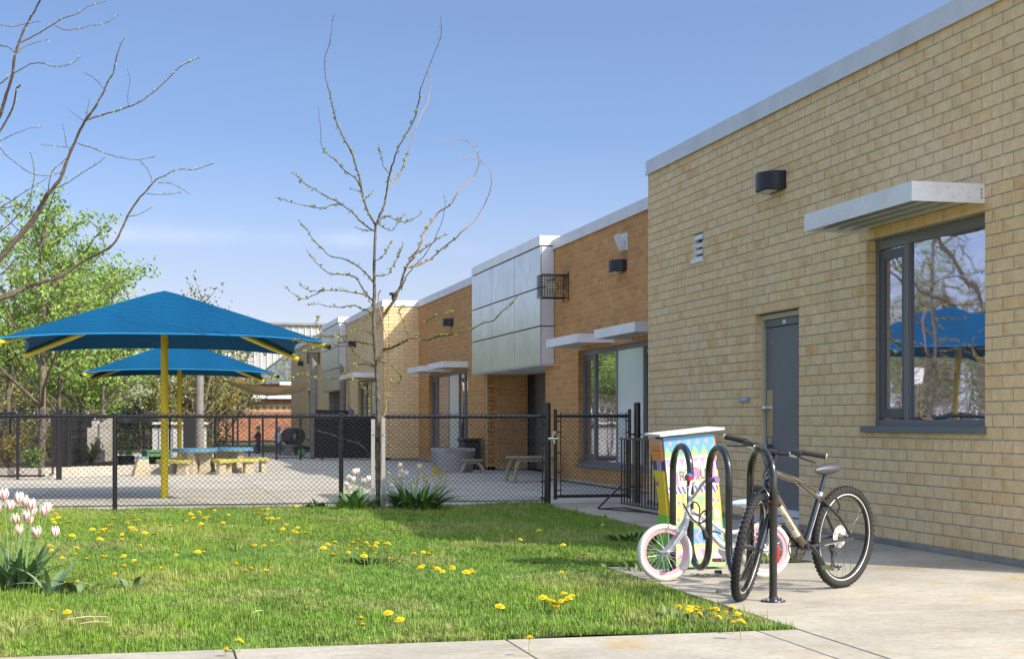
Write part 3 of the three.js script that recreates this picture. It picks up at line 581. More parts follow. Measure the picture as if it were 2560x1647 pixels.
// ------------------------------------------------------------------ shade umbrellas
function umbrella(x, s, label) {
  const t = thing('shade_umbrella', label, 'umbrella', [x, 0, -s], 0, 'blue square shade umbrellas on yellow poles');
  const H = 3.02, E = 2.20, half = 2.1, N = 12;
  mesh('pole', [bar(V(0, -.02, 0), V(0, 2.9, 0), .052, .052, 22)], M.yellow, t);
  // canopy: four panels that sag between the hips, edges curving up between the drooping corners
  const F = [], under = [];
  for (let q = 0; q < 4; q++) {
    const pos = [], idx = [];
    for (let i = 0; i <= N; i++) for (let j = 0; j <= N; j++) {
      const u = i / N, v = j / N * 2 - 1;                           // u from peak to edge, v across
      const r = half * u, pull = 1 - .085 * (1 - v * v) * u * u;      // edge scalloped inward
      const hip = H - (H - E) * Math.pow(u, .93) - .05 * u * u * u * u * v * v * v * v, sag = .07 * Math.sin(Math.PI * Math.min(1, u)) * (1 - v * v);
      let y = hip - sag + .05 * (1 - v * v) * u * u - .035 * Math.exp(-u * 16);
      const a = V(r * pull, y, r * v).applyAxisAngle(V(0, 1, 0), q * Math.PI / 2); pos.push(a.x, a.y, a.z);
      if (i && j) { const k = i * (N + 1) + j; idx.push(k - 1, k, k - N - 2, k, k - N - 1, k - N - 2); }
    }
    const g = new THREE.BufferGeometry(); g.setAttribute('position', new THREE.Float32BufferAttribute(pos, 3)); g.setIndex(idx); g.computeVertexNormals();
    mesh('canopy_panel', g, M.canvas, t);
    const edge = []; for (let j = 0; j <= N; j++) { const k = (N * (N + 1) + j) * 3; edge.push(V(pos[k], pos[k + 1], pos[k + 2])); }
    mesh('hem', tube(edge, .014, 5), std([.008, .17, .38], { roughness: .9 }), t);
  }
  for (let q = 0; q < 4; q++) {                                     // four tube arms out to the corners
    const d = V(1, 0, 1).normalize().applyAxisAngle(V(0, 1, 0), q * Math.PI / 2), a = d.clone().multiplyScalar(.05).setY(2.86), b = d.clone().multiplyScalar(half * Math.SQRT2 + .03).setY(E - .10);
    const m = mesh('arm', tube([a, a.clone().lerp(b, .5).add(V(0, -.02, 0)), b], [.042, .042, .038], 14), M.yellow, t);
    mesh('arm_tip', bar(b.clone().lerp(a, .008), b.clone().lerp(a, -.012), .039, .036, 14), M.black, m);
  }
  return t;
}
const u1 = umbrella(.17, 22.3, 'near large blue square shade umbrella on yellow pole behind the fence');
copyOf(u1, [.62, 0, -36.2], 0, 'farther blue square shade umbrella on yellow pole beside picnic tables');

// ------------------------------------------------------------------ playground furniture
function picnicTable(px, py, d, turn, label) {
  const p = at(px, py, d), t = thing('picnic_table', label, 'table', [p.x, -.02, p.z], turn, 'low cream concrete picnic tables');
  const cream = std([.78, .68, .52], { map: T.concrete, roughness: .85 }), yel = std([.72, .66, .17], { map: T.concrete, roughness: .7 }), blue = std([.13, .33, .56], { map: T.concrete, roughness: .6 });
  mesh('tabletop', [new THREE.CylinderGeometry(.47, .47, .075, 28).translate(0, .505, 0)], blue, t);
  for (let k = 0; k < 3; k++) { const a = k * 2.094; mesh('pedestal', prism([[-.13, 0], [.13, 0], [.09, .22], [.16, .46], [-.16, .46], [-.09, .22]], .16, .02).rotateY(-a).translate(Math.cos(a) * .19, 0, Math.sin(a) * .19), cream, t); }
  for (let k = 0; k < 3; k++) {
    const a = k * 2.094 + .5, arc = new THREE.Shape(); arc.absarc(0, 0, .80, a - .62, a + .62, false); arc.absarc(0, 0, .58, a + .62, a - .62, true);
    const b = mesh('bench', new THREE.ExtrudeGeometry(arc, { depth: .05, bevelEnabled: true, bevelSize: .012, bevelThickness: .012, bevelSegments: 2, curveSegments: 10 }).rotateX(Math.PI / 2).translate(0, .30, 0), yel, t);
    for (const da of [-.42, .42]) mesh('leg', prism([[-.11, 0], [.11, 0], [.08, .225], [-.08, .225]], .12, .015).rotateY(-(a + da) + Math.PI / 2).translate(Math.cos(a + da) * .69, 0, -Math.sin(a + da) * -.69), cream, b);
  }
  return t;
}
picnicTable(487, 1170, 31.6, .2, 'low concrete table with round blue top beside green play box');
picnicTable(578, 1165, 32.6, 1.1, 'low concrete table with round blue top and long yellow bench');
function trestle(px, py, d, len, h, depth, turn, label, mats) {
  const p = at(px, py, d), t = thing('wooden_bench', label, 'bench', [p.x, -.02, p.z], turn);
  for (let k = 0; k < 4; k++) mesh('plank', box(len, .04, depth / 4 - .006, 0, h - .02, -depth / 2 + depth / 4 * (k + .5), .006), M.paleWood, t);
  for (const sx of [-1, 1]) for (const sz of [-1, 1]) mesh('leg', tube([V(sx * (len / 2 - .12), h - .05, sz * (depth / 2 - .07)), V(sx * (len / 2 - .04), h * .5, sz * (depth / 2 - .04)), V(sx * (len / 2 + .01), 0, sz * (depth / 2 - .01))], [.045, .04, .04], 8), M.paleWood, t);
  mesh('apron', [box(len - .2, .05, .03, 0, h - .07, depth / 2 - .06), box(len - .2, .05, .03, 0, h - .07, -depth / 2 + .06)], M.paleWood, t);
}
trestle(1330, 1200, 27.6, .86, .47, .48, .12, 'weathered wooden plank table with curved legs near the gate');
trestle(1180, 1179, 32.4, .46, .29, .30, -.1, 'small wooden stool bench in front of grey planter tub');
{
  const p = at(1132, 1178, 33), t = thing('planter_box', 'square pale grey plastic planter box against tan brick wall', 'planter', [p.x, -.02, p.z], .3);
  const g = std([.50, .47, .46], { roughness: .7, map: T.metal });
  mesh('body', new THREE.CylinderGeometry(.50, .45, .46, 4).rotateY(Math.PI / 4).translate(0, .23, 0), g, t);
  mesh('rim', [0, 1, 2, 3].map((k) => box(.74, .07, .04, 0, .485, .34, .01).rotateY(k * Math.PI / 2)), g, t);
  mesh('soil', box(.64, .02, .64, 0, .46, 0), M.soil, t);
  const q = at(1174, 1150, 34.4), b = thing('storage_tub', 'dark ribbed plastic tub standing behind the grey planter box', 'tub', [q.x, -.02, q.z], .2);
  const dk = std([.03, .032, .036], { roughness: .5 });
  mesh('body', box(.44, .66, .36, 0, .33, 0, .04), dk, b); mesh('lid', box(.48, .06, .40, 0, .69, 0, .02), dk, b);
  for (let k = 0; k < 5; k++) mesh('rib', box(.025, .5, .02, -.18 + k * .09, .34, .185, .006), dk, b);
  const r = at(1089, 1177, 31.8), c = mesh('toy_bucket', new THREE.LatheGeometry([[0, 0], [.055, 0], [.075, .12], [.08, .12], [.08, .13], [.07, .13], [.05, .01]].map(([a, y]) => new THREE.Vector2(a, y)), 18), std([.75, .55, .02], { roughness: .5 })); c.position.set(r.x, -.02, r.z); tag(c, 'small yellow toy bucket on the paving by grey planter', 'bucket');
}
{ // green play box, black planter with seedlings, low kerbed bed
  const p = at(388, 1172, 34.5), t = thing('play_box', 'green plastic play box with open front behind the yellow pole', 'play box', [p.x, -.02, p.z], .25), g = std([.09, .22, .09], { roughness: .6 });
  mesh('side', box(.05, .40, .5, -.24, .2, 0, .015), g, t); mesh('side', box(.05, .40, .5, .24, .2, 0, .015), g, t); mesh('top', box(.54, .06, .52, 0, .42, 0, .02), g, t); mesh('back', box(.44, .38, .04, 0, .2, -.22), g, t); mesh('lip', box(.44, .08, .04, 0, .34, .22, .01), g, t);
  const q = at(314, 1170, 35.2), b = thing('planter_tub', 'black square planter tub with green seedlings on the paving', 'planter', [q.x, -.02, q.z], .1);
  mesh('tub', new THREE.CylinderGeometry(.27, .21, .30, 4).rotateY(Math.PI / 4).translate(0, .15, 0), std([.02, .02, .022], { roughness: .5 }), b); mesh('soil', box(.34, .02, .34, 0, .295, 0), M.soil, b);
  const F = new Faces(); for (let k = 0; k < 60; k++) { const x = rr(-.15, .15), z = rr(-.15, .15), a = rr(0, 6.28), h = rr(.05, .13); F.tri(V(x, .3, z), V(x + Math.cos(a) * .03, .3 + h, z + Math.sin(a) * .03), V(x + .02, .3 + h * .8, z + .01), [.12, .25, .04]); } mesh('seedlings', F.geo(), M.leaf, b);
  const w = at(352, 1190, 30.6), k = thing('concrete_block_seat', 'tapered cream concrete block seat with blue top', 'seat', [w.x, -.02, w.z], .2);
  mesh('block', prism([[-.17, 0], [.15, 0], [.11, .34], [-.07, .34]], .26, .015), std([.80, .70, .52], { map: T.concrete, roughness: .85 }), k); mesh('top', box(.20, .05, .28, .02, .368, 0, .015), std([.16, .34, .52], { roughness: .6, map: T.concrete }), k);
}
const bedKerb = thing('kerb_wall', 'low pale concrete kerb round the mulch bed', 'kerb', [-1.9, 0, -32]);
for (const [a, b] of [[V(-2.2, .06, -31.0), V(1.6, .06, -34.4)], [V(-7, .06, -30.7), V(-2.2, .06, -31.0)]]) part('kerb', beam(a, b, .22, .22), M.paving, bedKerb);
structure(mesh('mulch_bed', [prism([[-9, 31.1], [-2.2, 31.15], [1.5, 34.6], [-1.3, 42.8], [-1.5, 56], [-9, 56]], .05).rotateX(-Math.PI / 2).translate(0, .03, 0)], M.mulch));
{ // weathered boards
  const boards = (name, label, list, mat) => { const t = thing(name, label, 'fence', [at(230, 1150, 39).x, 0, at(230, 1150, 39).z]);
    for (const [px, top, w, d] of list) { const p = at(px, 1100, d), h = EYE + (HORIZON - top) / FOCAL * d; part('board', box(w, h, .05, p.x, h / 2, p.z, .008).applyMatrix4(new THREE.Matrix4()), mat, t); } };
  boards('board_fence', 'upright weathered grey boards of uneven height in mulch bed', [[180, 1041, .16, 38.6], [189, 1056, .13, 38.2], [224, 1069, .15, 38.6], [236, 1052, .16, 38.9], [243, 1090, .13, 38.2], [254, 1056, .14, 38.5], [266, 1050, .15, 38.8], [274, 1038, .13, 39.1], [283, 1048, .12, 38.8]], std([.66, .64, .60], { map: T.wood, roughness: .9, bumpMap: T.wood, bumpScale: .004 }));
  const t = thing('pale_hoarding', 'long pale grey panelled hoarding behind blue picnic tables', 'hoarding', [at(450, 1110, 47).x, 0, at(450, 1110, 47).z]);
  for (let k = 0; k < 8; k++) { const p = at(388 + k * 17, 1100, 46.5); part('panel', box(.205, .86, .04, p.x, .45, p.z, .01), std([.60, .60, .58], { map: T.metal, roughness: .7 }), t); }
  const rail = at(450, 1100, 46.4); part('rail', beam(at(380, 1058, 46.4), at(520, 1058, 46.4), .06, .07), M.white, t);
}
// timber posts
function logPost(px, top, d, r, label, cut = .25) {
  const p = at(px, 1100, d), h = EYE + (HORIZON - top) / FOCAL * d, t = thing('timber_post', label, 'post', [p.x, -.02, p.z], 0, 'weathered round timber posts');
  const g = new THREE.CylinderGeometry(r * .97, r, h, 18, 12), q = g.attributes.position;
  for (let i = 0; i < q.count; i++) if (q.getY(i) > h / 2 - .001) q.setY(i, h / 2 - cut * (q.getX(i) + r) / (2 * r)); g.computeVertexNormals();
  mesh('shaft', g.translate(0, h / 2, 0), M.greyWood, t);
}
logPost(784, 883, 46, .112, 'tall grey timber post with slanted top holding tan sail', .35);
logPost(857, 905, 50, .105, 'tall grey timber post in front of etched metal panel', .3);
logPost(498, 925, 41, .112, 'tall grey timber pole under the farther umbrella', .02);
logPost(782, 1009, 44.4, .085, 'short timber post with pale slanted top by dark screen', .16);
logPost(877, 1012, 45, .085, 'short timber post beside the school window', .16);
{
  const t = thing('sail_shade', 'tan fabric sail shade stretched from the tall timber post', 'sail', [at(680, 1100, 50).x, 0, at(680, 1100, 50).z]);
  const a = at(556, 947, 58), b = at(772, 953, 46.2), c = at(764, 975, 50), d = at(560, 946, 62), pos = [], idx = [], N = 12;
  for (let i = 0; i <= N; i++) for (let j = 0; j <= N; j++) { const u = i / N, v = j / N, p = a.clone().lerp(b, u).lerp(d.clone().lerp(c, u), v); p.y -= .42 * Math.sin(Math.PI * u) * (.6 + .4 * v) + .1 * Math.sin(Math.PI * v); pos.push(p.x, p.y, p.z); if (i && j) { const k = i * (N + 1) + j; idx.push(k - 1, k, k - N - 2, k, k - N - 1, k - N - 2); } }
  const g = new THREE.BufferGeometry(); g.setAttribute('position', new THREE.Float32BufferAttribute(pos, 3)); g.setIndex(idx); g.computeVertexNormals();
  part('fabric', g, new THREE.MeshPhysicalMaterial({ color: col(.72, .46, .21), map: T.cloth, roughness: .85, transmission: .25, thickness: 0, side: THREE.DoubleSide }), t);
  part('cord', [tube([b, at(776, 952, 46.1)], .02, 6), tube([c, at(778, 974, 46.1)], .02, 6)], M.white, t);
}
{ const p = at(833, 1030, 44.6); const t = thing('timber_rail', 'dark horizontal timber rail between two short posts', 'rail', [p.x, 0, p.z]); part('rail', beam(at(790, 1030, 44.5), at(872, 1032, 45), .08, .14), std([.07, .06, .055], { roughness: .8, map: T.wood }), t); }

// ------------------------------------------------------------------ buildings beyond the playground
const REDS = [[.62, .27, .145], [.56, .23, .12], [.68, .31, .17], [.52, .22, .13]];
const redMerged = std([1, 1, 1], { vertexColors: true, map: T.clay, roughness: .85 });
{
  const t = thing('brick_house', 'low red brick building with cream band and grey shingle roof behind playground', 'building', [2, 0, -88]), L = 86, w0 = 3.9, w1 = 8.9, ey = 2.45;
  const redWall = (Lw, x0, x1, y0, y1) => {
    const w = part('wall', span(x0, x1, y0, y1, -Lw - .3, -Lw), std([.52, .42, .34], { map: T.mortar, roughness: .95 }), t);
    const F = new Faces(); const rows = Math.floor((y1 - y0) / .1);
    for (let r = 0; r < rows; r++) for (let s = x0 - (r % 2 ? .12 : 0); s < x1; s += .24) { const a = Math.max(x0, s) + .008, b = Math.min(x1, s + .24) - .008, y = y0 + r * .1; if (b - a < .03 || (y > 1.62 && y < 2.02)) continue; const c = REDS[Math.floor(rnd() * 4)], z = -Lw + .008; F.quad(V(a, y + .008, z), V(b, y + .008, z), V(b, y + .092, z), V(a, y + .092, z), c); }
    stuff(local(mesh('brickwork', F.geo(), redMerged, w), w)); return w;
  };
  const band = (Lw, x0, x1) => {
    part('band', span(x0, x1, 1.63, 2.03, -Lw - .1, -Lw + .02), std([.72, .61, .40], { map: T.concrete, roughness: .9 }), t);
    for (let x = x0 + .16; x < x1 - .2; x += .36) part('inlay', [span(x, x + .24, 1.87, 1.94, -Lw + .02, -Lw + .03), span(x + .06, x + .18, 1.80, 1.87, -Lw + .02, -Lw + .03), span(x, x + .24, 1.73, 1.80, -Lw + .02, -Lw + .03)], std([.42, .16, .085], { map: T.clay, roughness: .9 }), t);
  };
  redWall(L, -1.2, 3.6, 0, ey); redWall(L - 1.2, 3.6, 5.2, 0, ey + 1.2); redWall(L, 5.2, 10.5, 0, ey + .9);
  band(L, 5.2, 10.5); band(L - 1.2, 3.6, 5.2); band(L, -1.2, 3.6);
  part('side_wall', span(3.6, 3.62, 0, ey + 1.2, -L, -L + 1.2), std([.5, .21, .11], { map: T.clay }), t);
  const shingles = std([.30, .335, .285], { map: T.shingle, roughness: .95 });
  const roof = (pts) => { const F = new Faces(); for (const q of pts) q.length === 4 ? F.quad(...q.map((p) => V(...p))) : F.tri(...q.map((p) => V(...p))); part('roof', F.geo(), shingles, t); };
  const hip = (x0, x1, z0, z1, y0, y1, in1, in2) => roof([[[x0, y0, z1], [x1, y0, z1], [x1 - in1, y1, z1 - in2], [x0 + in1, y1, z1 - in2]], [[x1, y0, z1], [x1, y0, z0], [x1 - in1, y1, z0 + in2], [x1 - in1, y1, z1 - in2]], [[x0, y0, z0], [x0, y0, z1], [x0 + in1, y1, z1 - in2], [x0 + in1, y1, z0 + in2]]]);
  hip(-1.8, 8.4, -L - 8, -L + .5, ey, ey + 1.9, 3.0, 3.2);
  hip(5.4, 15, -L - 9, -L + .4, ey + .75, ey + 3.6, 3.6, 4.2);
  const white = std([.80, .82, .86], { roughness: .6 });
  part('gutter', span(-1.9, 8.5, ey - .1, ey + .09, -L + .42, -L + .56), white, t); part('gutter', span(7.0, 15, ey + .68, ey + .86, -L + .36, -L + .5), white, t);
  // arched windows
  for (const [x, y0, y1] of [[9.55, .3, 2.35], [-.2, .3, 1.75]]) {
    const w = group('window', t), r = .34, arch = (k) => { const o = [[-r * k, y0 - (k > 1.2 ? .2 : 0)], [r * k, y0 - (k > 1.2 ? .2 : 0)]]; for (let i = 0; i <= 12; i++) { const a = Math.PI * i / 12; o.push([Math.cos(a) * r * k, y1 + Math.sin(a) * r * k]); } return o; };
    part('surround', prism(arch(1.75), .08).translate(x, 0, -L + .045), std([.76, .68, .48], { roughness: .8, map: T.concrete }), w);
    part('frame', prism(arch(1.2), .08).translate(x, 0, -L + .075), white, w); part('pane', prism(arch(.82), .08).translate(x, 0, -L + .085), phy([.3, .34, .4], { roughness: .1, metalness: .4 }), w);
    part('transom', span(x - r, x + r, y1 - .05, y1 + .03, -L + .11, -L + .14), white, w);
  }
}
{
  const t = thing('siding_hall', 'tall pale hall clad in vertical grey siding behind the brick building', 'building', [8, 0, -104]), L = 101, m = std([.58, .57, .55], { map: T.metal, roughness: .7 }), d = std([.72, .72, .71], { roughness: .7 });
  part('wall', span(.6, 19, 3, 7.5, -L - 6, -L), m, t);
  for (let x = .7, k = 0; x < 13; x += .42, k++) part('batten', span(x, x + .05, 3, 7.5, -L, -L + .05), d, t);
  part('roof', span(.4, 19.2, 7.5, 7.65, -L - 6.2, -L + .2), M.kerb, t);
  part('bracket', [span(6.15, 6.25, 5.3, 6.2, -L + .05, -L + .1), span(5.95, 6.45, 5.7, 5.78, -L + .05, -L + .1)], M.lampBlack, t);
}
{
  const t = thing('shed', 'long low grey roofed shed beyond the mulch bed', 'shed', [-5.5, 0, -66]);
  const a = at(262, 1040, 66), b = at(402, 1040, 66), g = std([.20, .20, .215], { map: T.shingle, roughness: .9 });
  part('wall', span(a.x, b.x, 0, 1.1, a.z - 3, a.z), std([.30, .29, .30], { roughness: .9, map: T.wood }), t);
  const F = new Faces(), z = a.z + .3; F.quad(V(a.x - .2, 1.0, z), V(b.x + .2, 1.0, z), V(b.x + .2, 1.66, z - 1.9), V(a.x - .2, 1.66, z - 1.9)); F.quad(V(a.x - .2, 1.66, z - 1.9), V(b.x + .2, 1.66, z - 1.9), V(b.x + .2, 1.0, z - 3.8), V(a.x - .2, 1.0, z - 3.8)); part('roof', F.geo(), g, t);
  part('roof_vent', box(.36, .2, .3, a.x * .62 + b.x * .38, 1.52, z - 1.1), M.lampBlack, t);
}

// ------------------------------------------------------------------ trees
function leafQuad(F, c, size, tint, fold = .25) {
  const a = V(rr(-1, 1), rr(-1, 1), rr(-1, 1)).normalize(), b = a.clone().cross(V(rr(-1, 1), rr(-1, 1), rr(-1, 1))).normalize(), n = a.clone().cross(b);
  const p = (u, v, w = 0) => c.clone().addScaledVector(a, u * size).addScaledVector(b, v * size).addScaledVector(n, w * size);
  F.tri(p(-.6, 0), p(0, -.34, fold), p(.65, 0), tint); F.tri(p(-.6, 0), p(.65, 0), p(0, .34, fold), tint);
}
function growTree(o) {          // recursive branching; returns bark geometries and twig tips
  const wood = [], tips = [];
  const grow = (p, dir, len, r, depth) => {
    const n = 4, pts = [p.clone()]; let d = dir.clone();
    for (let i = 0; i < n; i++) { d.add(V(rr(-1, 1), rr(-.4, .9), rr(-1, 1)).multiplyScalar(o.wander * (depth ? 1 : .35))).normalize(); pts.push(pts[i].clone().addScaledVector(d, len / n)); }
    wood.push(tube(pts, taper(n + 1, r, r * (depth === o.depth ? .35 : .66)), depth < 1 ? 10 : depth < 2 ? 6 : 4, false));
    if (depth === o.depth) { for (const q of pts.slice(1)) tips.push(q); return; }
    const kids = o.kids[depth];
    for (let k = 0; k < kids; k++) {
      const f = depth ? rr(.3, 1) : rr(o.bare, 1), i = Math.min(n - 1, Math.floor(f * n)), q = pts[i].clone().lerp(pts[i + 1], f * n - i);
      const az = k * 2.4 + rr(-.6, .6), out = V(Math.cos(az), 0, Math.sin(az)), nd = d.clone().multiplyScalar(o.up).addScaledVector(out, rr(.6, 1)).normalize();
      grow(q, nd, len * rr(.42, .62) * (depth ? 1 : 1.05 - .45 * (f - o.bare)), r * rr(.34, .5), depth + 1);
    }
    if (depth === 0) grow(pts[n], d, len * .4, r * .6, 1);
  };
  grow(V(0, -.1, 0), V(rr(-.05, .05), 1, rr(-.05, .05)).normalize(), o.h * .74, o.r, 0);
  return { wood, tips };
}
const FRESH = [[.22, .36, .04], [.28, .44, .06], [.17, .29, .035], [.33, .46, .09]];
const OLIVE = [[.24, .27, .06], [.32, .31, .08], [.18, .20, .05], [.30, .25, .08]];
const GOLD = [[.48, .36, .05], [.40, .30, .05], [.32, .30, .06]];
const BLOSSOM = [[.78, .78, .68], [.70, .72, .55], [.5, .55, .3]];
function leafyTree(label, x, s, h, o = {}) {
  const t = thing(o.name || 'leafy_tree', label, 'tree', [x, 0, -s], rr(0, 6), o.group);
  const g = growTree({ h, r: o.r ?? h * .016, depth: o.depth ?? 3, kids: o.kids ?? [12, 5, 4], wander: .16, bare: o.bare ?? .28, up: o.up ?? .75 });
  mesh('trunk', g.wood, o.bark || M.barkGrey, t);
  if (o.leaves !== 0) { const F = new Faces(), tints = o.tints || FRESH, n = Math.round((o.leaves ?? 9000) / g.tips.length);
    for (const p of g.tips) { const tint = tints[Math.floor(rnd() * tints.length)]; for (let k = 0; k < n; k++) { const v = rr(.8, 1.2); leafQuad(F, p.clone().add(V(rr(-1, 1), rr(-1, 1), rr(-1, 1)).multiplyScalar(o.spread ?? .16)), (o.size ?? .055) * rr(.5, 1.6), tint.map((c) => c * v)); } }
    mesh('crown', F.geo(), M.leaf, t); }
  return t;
}
leafyTree('young elm with fresh green leaves growing from the mulch bed', at(98, 1190, 32).x, -at(98, 1190, 32).z, 5.5, { r: .085, bark: M.barkPale, leaves: 5200, kids: [12, 5, 4], bare: .3, size: .075, spread: .13 });
leafyTree('slender green tree with thin trunk behind the weathered boards', at(153, 1150, 41).x, -at(153, 1150, 41).z, 5.6, { r: .06, leaves: 6500, kids: [13, 5, 4], size: .085, bare: .25, spread: .22 });
leafyTree('fresh green tree behind the elm with crown above near umbrella', at(255, 1130, 45).x, -at(255, 1130, 45).z, 5.4, { r: .08, leaves: 5200, kids: [14, 6, 4], size: .085, bare: .35, spread: .25 });
leafyTree('green bushy tree beyond the shed roof', at(205, 1100, 58).x, -at(205, 1100, 58).z, 5.4, { leaves: 8000, size: .11, bare: .15, spread: .28 });
leafyTree('green tree leaning at the edge of the wood', at(20, 1120, 52).x, -at(20, 1120, 52).z, 5.6, { leaves: 4500, size: .1, bare: .2, spread: .28 });
leafyTree('small white blossoming tree beside the shed', at(350, 1080, 62).x, -at(350, 1080, 62).z, 3.9, { leaves: 6000, tints: BLOSSOM, size: .1, bare: .2, spread: .25, name: 'blossom_tree' });
leafyTree('sapling with golden young leaves beside the timber pole', at(540, 1080, 66).x, -at(540, 1080, 66).z, 2.7, { leaves: 1100, tints: GOLD, size: .12, kids: [8, 4, 3], bare: .1, spread: .2, name: 'young_tree' });
leafyTree('thin sapling with sparse bronze leaves in front of the brick gable', at(593, 1070, 72).x, -at(593, 1070, 72).z, 3.6, { leaves: 1500, tints: OLIVE, size: .1, kids: [10, 4, 3], r: .05, bare: .35, name: 'young_tree' });
leafyTree('thin sapling with olive leaves between the yellow poles', at(430, 1080, 60).x, -at(430, 1080, 60).z, 3.2, { leaves: 1700, tints: OLIVE, size: .1, kids: [9, 4, 3], bare: .2, name: 'young_tree' });
{ // dense woodland, out to the left and round behind the playground, as one mass
  const F = new Faces(), wood = [];
  const spots = [];
  for (let i = 0; i < 46; i++) spots.push([rr(-9.5, 3.5), rr(64, 96), rr(4.2, 6.4)]);
  for (let i = 0; i < 76; i++) spots.push([rr(-30, -15), rr(24, 105), rr(5, 8.5)]);
  for (const [x, s, h] of spots) {
    const o = V(x, 0, -s), g = growTree({ h, r: h * .012, depth: 2, kids: [11, 6], wander: .2, bare: .12, up: .9 }), tints = rnd() < .35 ? FRESH : rnd() < .8 ? OLIVE : GOLD;
    for (const w of g.wood) wood.push(w.translate(x, 0, -s));
    const dens = rr(.5, 2.4);
    for (const p of g.tips) { const tint = tints[Math.floor(rnd() * tints.length)]; for (let k = 0; k < dens; k++) leafQuad(F, p.clone().add(o).add(V(rr(-1, 1), rr(-1, 1), rr(-1, 1)).multiplyScalar(.35)), rr(.1, .2), tint.map((c) => c * rr(.7, 1.1))); }
  }
  for (let i = 0; i < 24000; i++) { const far = rnd() < .3, x = far ? rr(-10, 3.2) : rr(-28, -15), s = far ? rr(62, 90) : rr(22, 95), y = rr(0, 1) * rr(.4, far ? 1.6 : 2.8); leafQuad(F, V(x, y, -s), rr(.1, .24), OLIVE[Math.floor(rnd() * 4)].map((c) => c * rr(.5, .9))); }
  const g = new THREE.Group(); g.name = 'woodland'; scene.add(g); tag(stuff(g), 'thin spring woodland with bare twigs and young leaves beyond the playground', 'woodland');
  stuff(mesh('trunks', wood, std([.22, .18, .14], { roughness: 1 }), g)); stuff(mesh('leaves', F.geo(), M.leaf, g));
}
// shrubs and yellow flowers in the mulch bed
for (const [px, py, d, r, tint, label] of [[20, 1140, 33, .35, GOLD, 'low golden flowering shrub behind the black fence'], [80, 1165, 31.8, .25, FRESH, 'clump of daffodils with green leaves beside elm trunk'], [225, 1150, 36, .3, OLIVE, 'twiggy brown shrub in front of weathered boards'], [45, 1110, 44, .6, GOLD, 'large golden shrub near the wood'], [125, 1120, 42, .55, OLIVE, 'olive shrub behind the elm trunk'], [270, 1140, 47, .4, GOLD, 'golden shrub beside the shed wall']]) {
  const p = at(px, py, d), t = thing('shrub', label, 'shrub', [p.x, .03, p.z]), F = new Faces(), w = [];
  for (let k = 0; k < 26; k++) { const a = rr(0, 6.28), e = V(Math.cos(a) * r * rr(.3, 1), r * rr(1, 2), Math.sin(a) * r * rr(.3, 1)); w.push(tube([V(0, 0, 0), e.clone().multiplyScalar(.55).add(V(0, .05, 0)), e], [.012, .008, .003], 4, false)); for (let j = 0; j < 16; j++) leafQuad(F, e.clone().multiplyScalar(rr(.4, 1.05)).add(V(rr(-.08, .08), rr(-.06, .06), rr(-.08, .08))), rr(.04, .08), tint[Math.floor(rnd() * tint.length)]); }
  mesh('stems', w, M.bark, t); mesh('foliage', F.geo(), M.leaf, t);
}
// traced branches: photo positions of a tree's limbs at its own distance, spread in depth
function tracedTree(t, limbs, d, mats, budTints, budStep, budSize, thin = 1) {
  const buds = new Faces(), tips = [], p0 = t.position;
  limbs.forEach(([r0, r1, pts, kind], n) => {
    r0 *= thin; r1 *= Math.max(.8, thin); const ph = n * 1.7, amp = (kind === 'trunk' ? 0 : .55) , L = pts.length;
    const line = smooth(pts.map(([x, y], i) => at(x, y, d + amp * Math.sin(ph) * (i / (L - 1)) * Math.min(1, L / 8) + (kind === 'trunk' ? 0 : .06 * Math.sin(ph + i * 1.3)))).map((v) => v.sub(p0)), 3);
    for (let i = 1; i < line.length - 1; i++) if (kind !== 'trunk') line[i].add(V(rr(-1, 1), rr(-1, 1), rr(-1, 1)).multiplyScalar(.006));
    const rad = taper(line.length, r0, r1, .8).map((v, i) => v * (1 + .10 * Math.sin(i * 2.3 + n) + rr(-.06, .06))), spurs = [tube(line, rad, kind === 'trunk' ? 12 : 7)];
    if (kind !== 'trunk') for (let i = 2; i < line.length - 1; i++) if (rnd() < .55) { const o = V(rr(-1, 1), rr(-.3, 1), rr(-1, 1)).normalize().multiplyScalar(budSize * rr(.9, 2.6)); spurs.push(tube([line[i], line[i].clone().addScaledVector(o, .55).add(V(0, .004, 0)), line[i].clone().add(o)], [Math.max(.0022, rad[i] * .4), .0022, .0016], 4)); }
    mesh(kind === 'trunk' ? 'trunk' : 'branch', spurs, kind === 'shoot' ? M.shoot : kind === 'trunk' ? mats[0] : mats[1], t);
    if (kind === 'trunk' || kind === 'bare') return;
    for (let i = 2; i < line.length; i++) {
      if (kind === 'shoot' && i > line.length * .35) break; if (kind === 'shoot2' && i > line.length * .62) break; if (rnd() < .25) continue;
      const seg = line[i].distanceTo(line[i - 1]); let k = seg / budStep; k = Math.floor(k) + (rnd() < k % 1 ? 1 : 0);
      for (let j = 0; j < k; j++) { const c = line[i].clone().lerp(line[i - 1], rnd()), o = V(rr(-1, 1), rr(-.4, 1), rr(-1, 1)).normalize().multiplyScalar(budSize * .8), m = 3 + Math.floor(rnd() * 4), tint = budTints[Math.floor(rnd() * budTints.length)]; for (let q = 0; q < m; q++) leafQuad(buds, c.clone().add(o).add(V(rr(-1, 1), rr(-1, 1), rr(-1, 1)).multiplyScalar(budSize * .6)), budSize * rr(.7, 1.4), tint, .4); }
    }
  });
  mesh('crown', buds.geo(), M.leaf, t);
}
const K = (s, ox, oy) => (list) => list.map(([x, y]) => [ox + x * s, oy + y * s]);
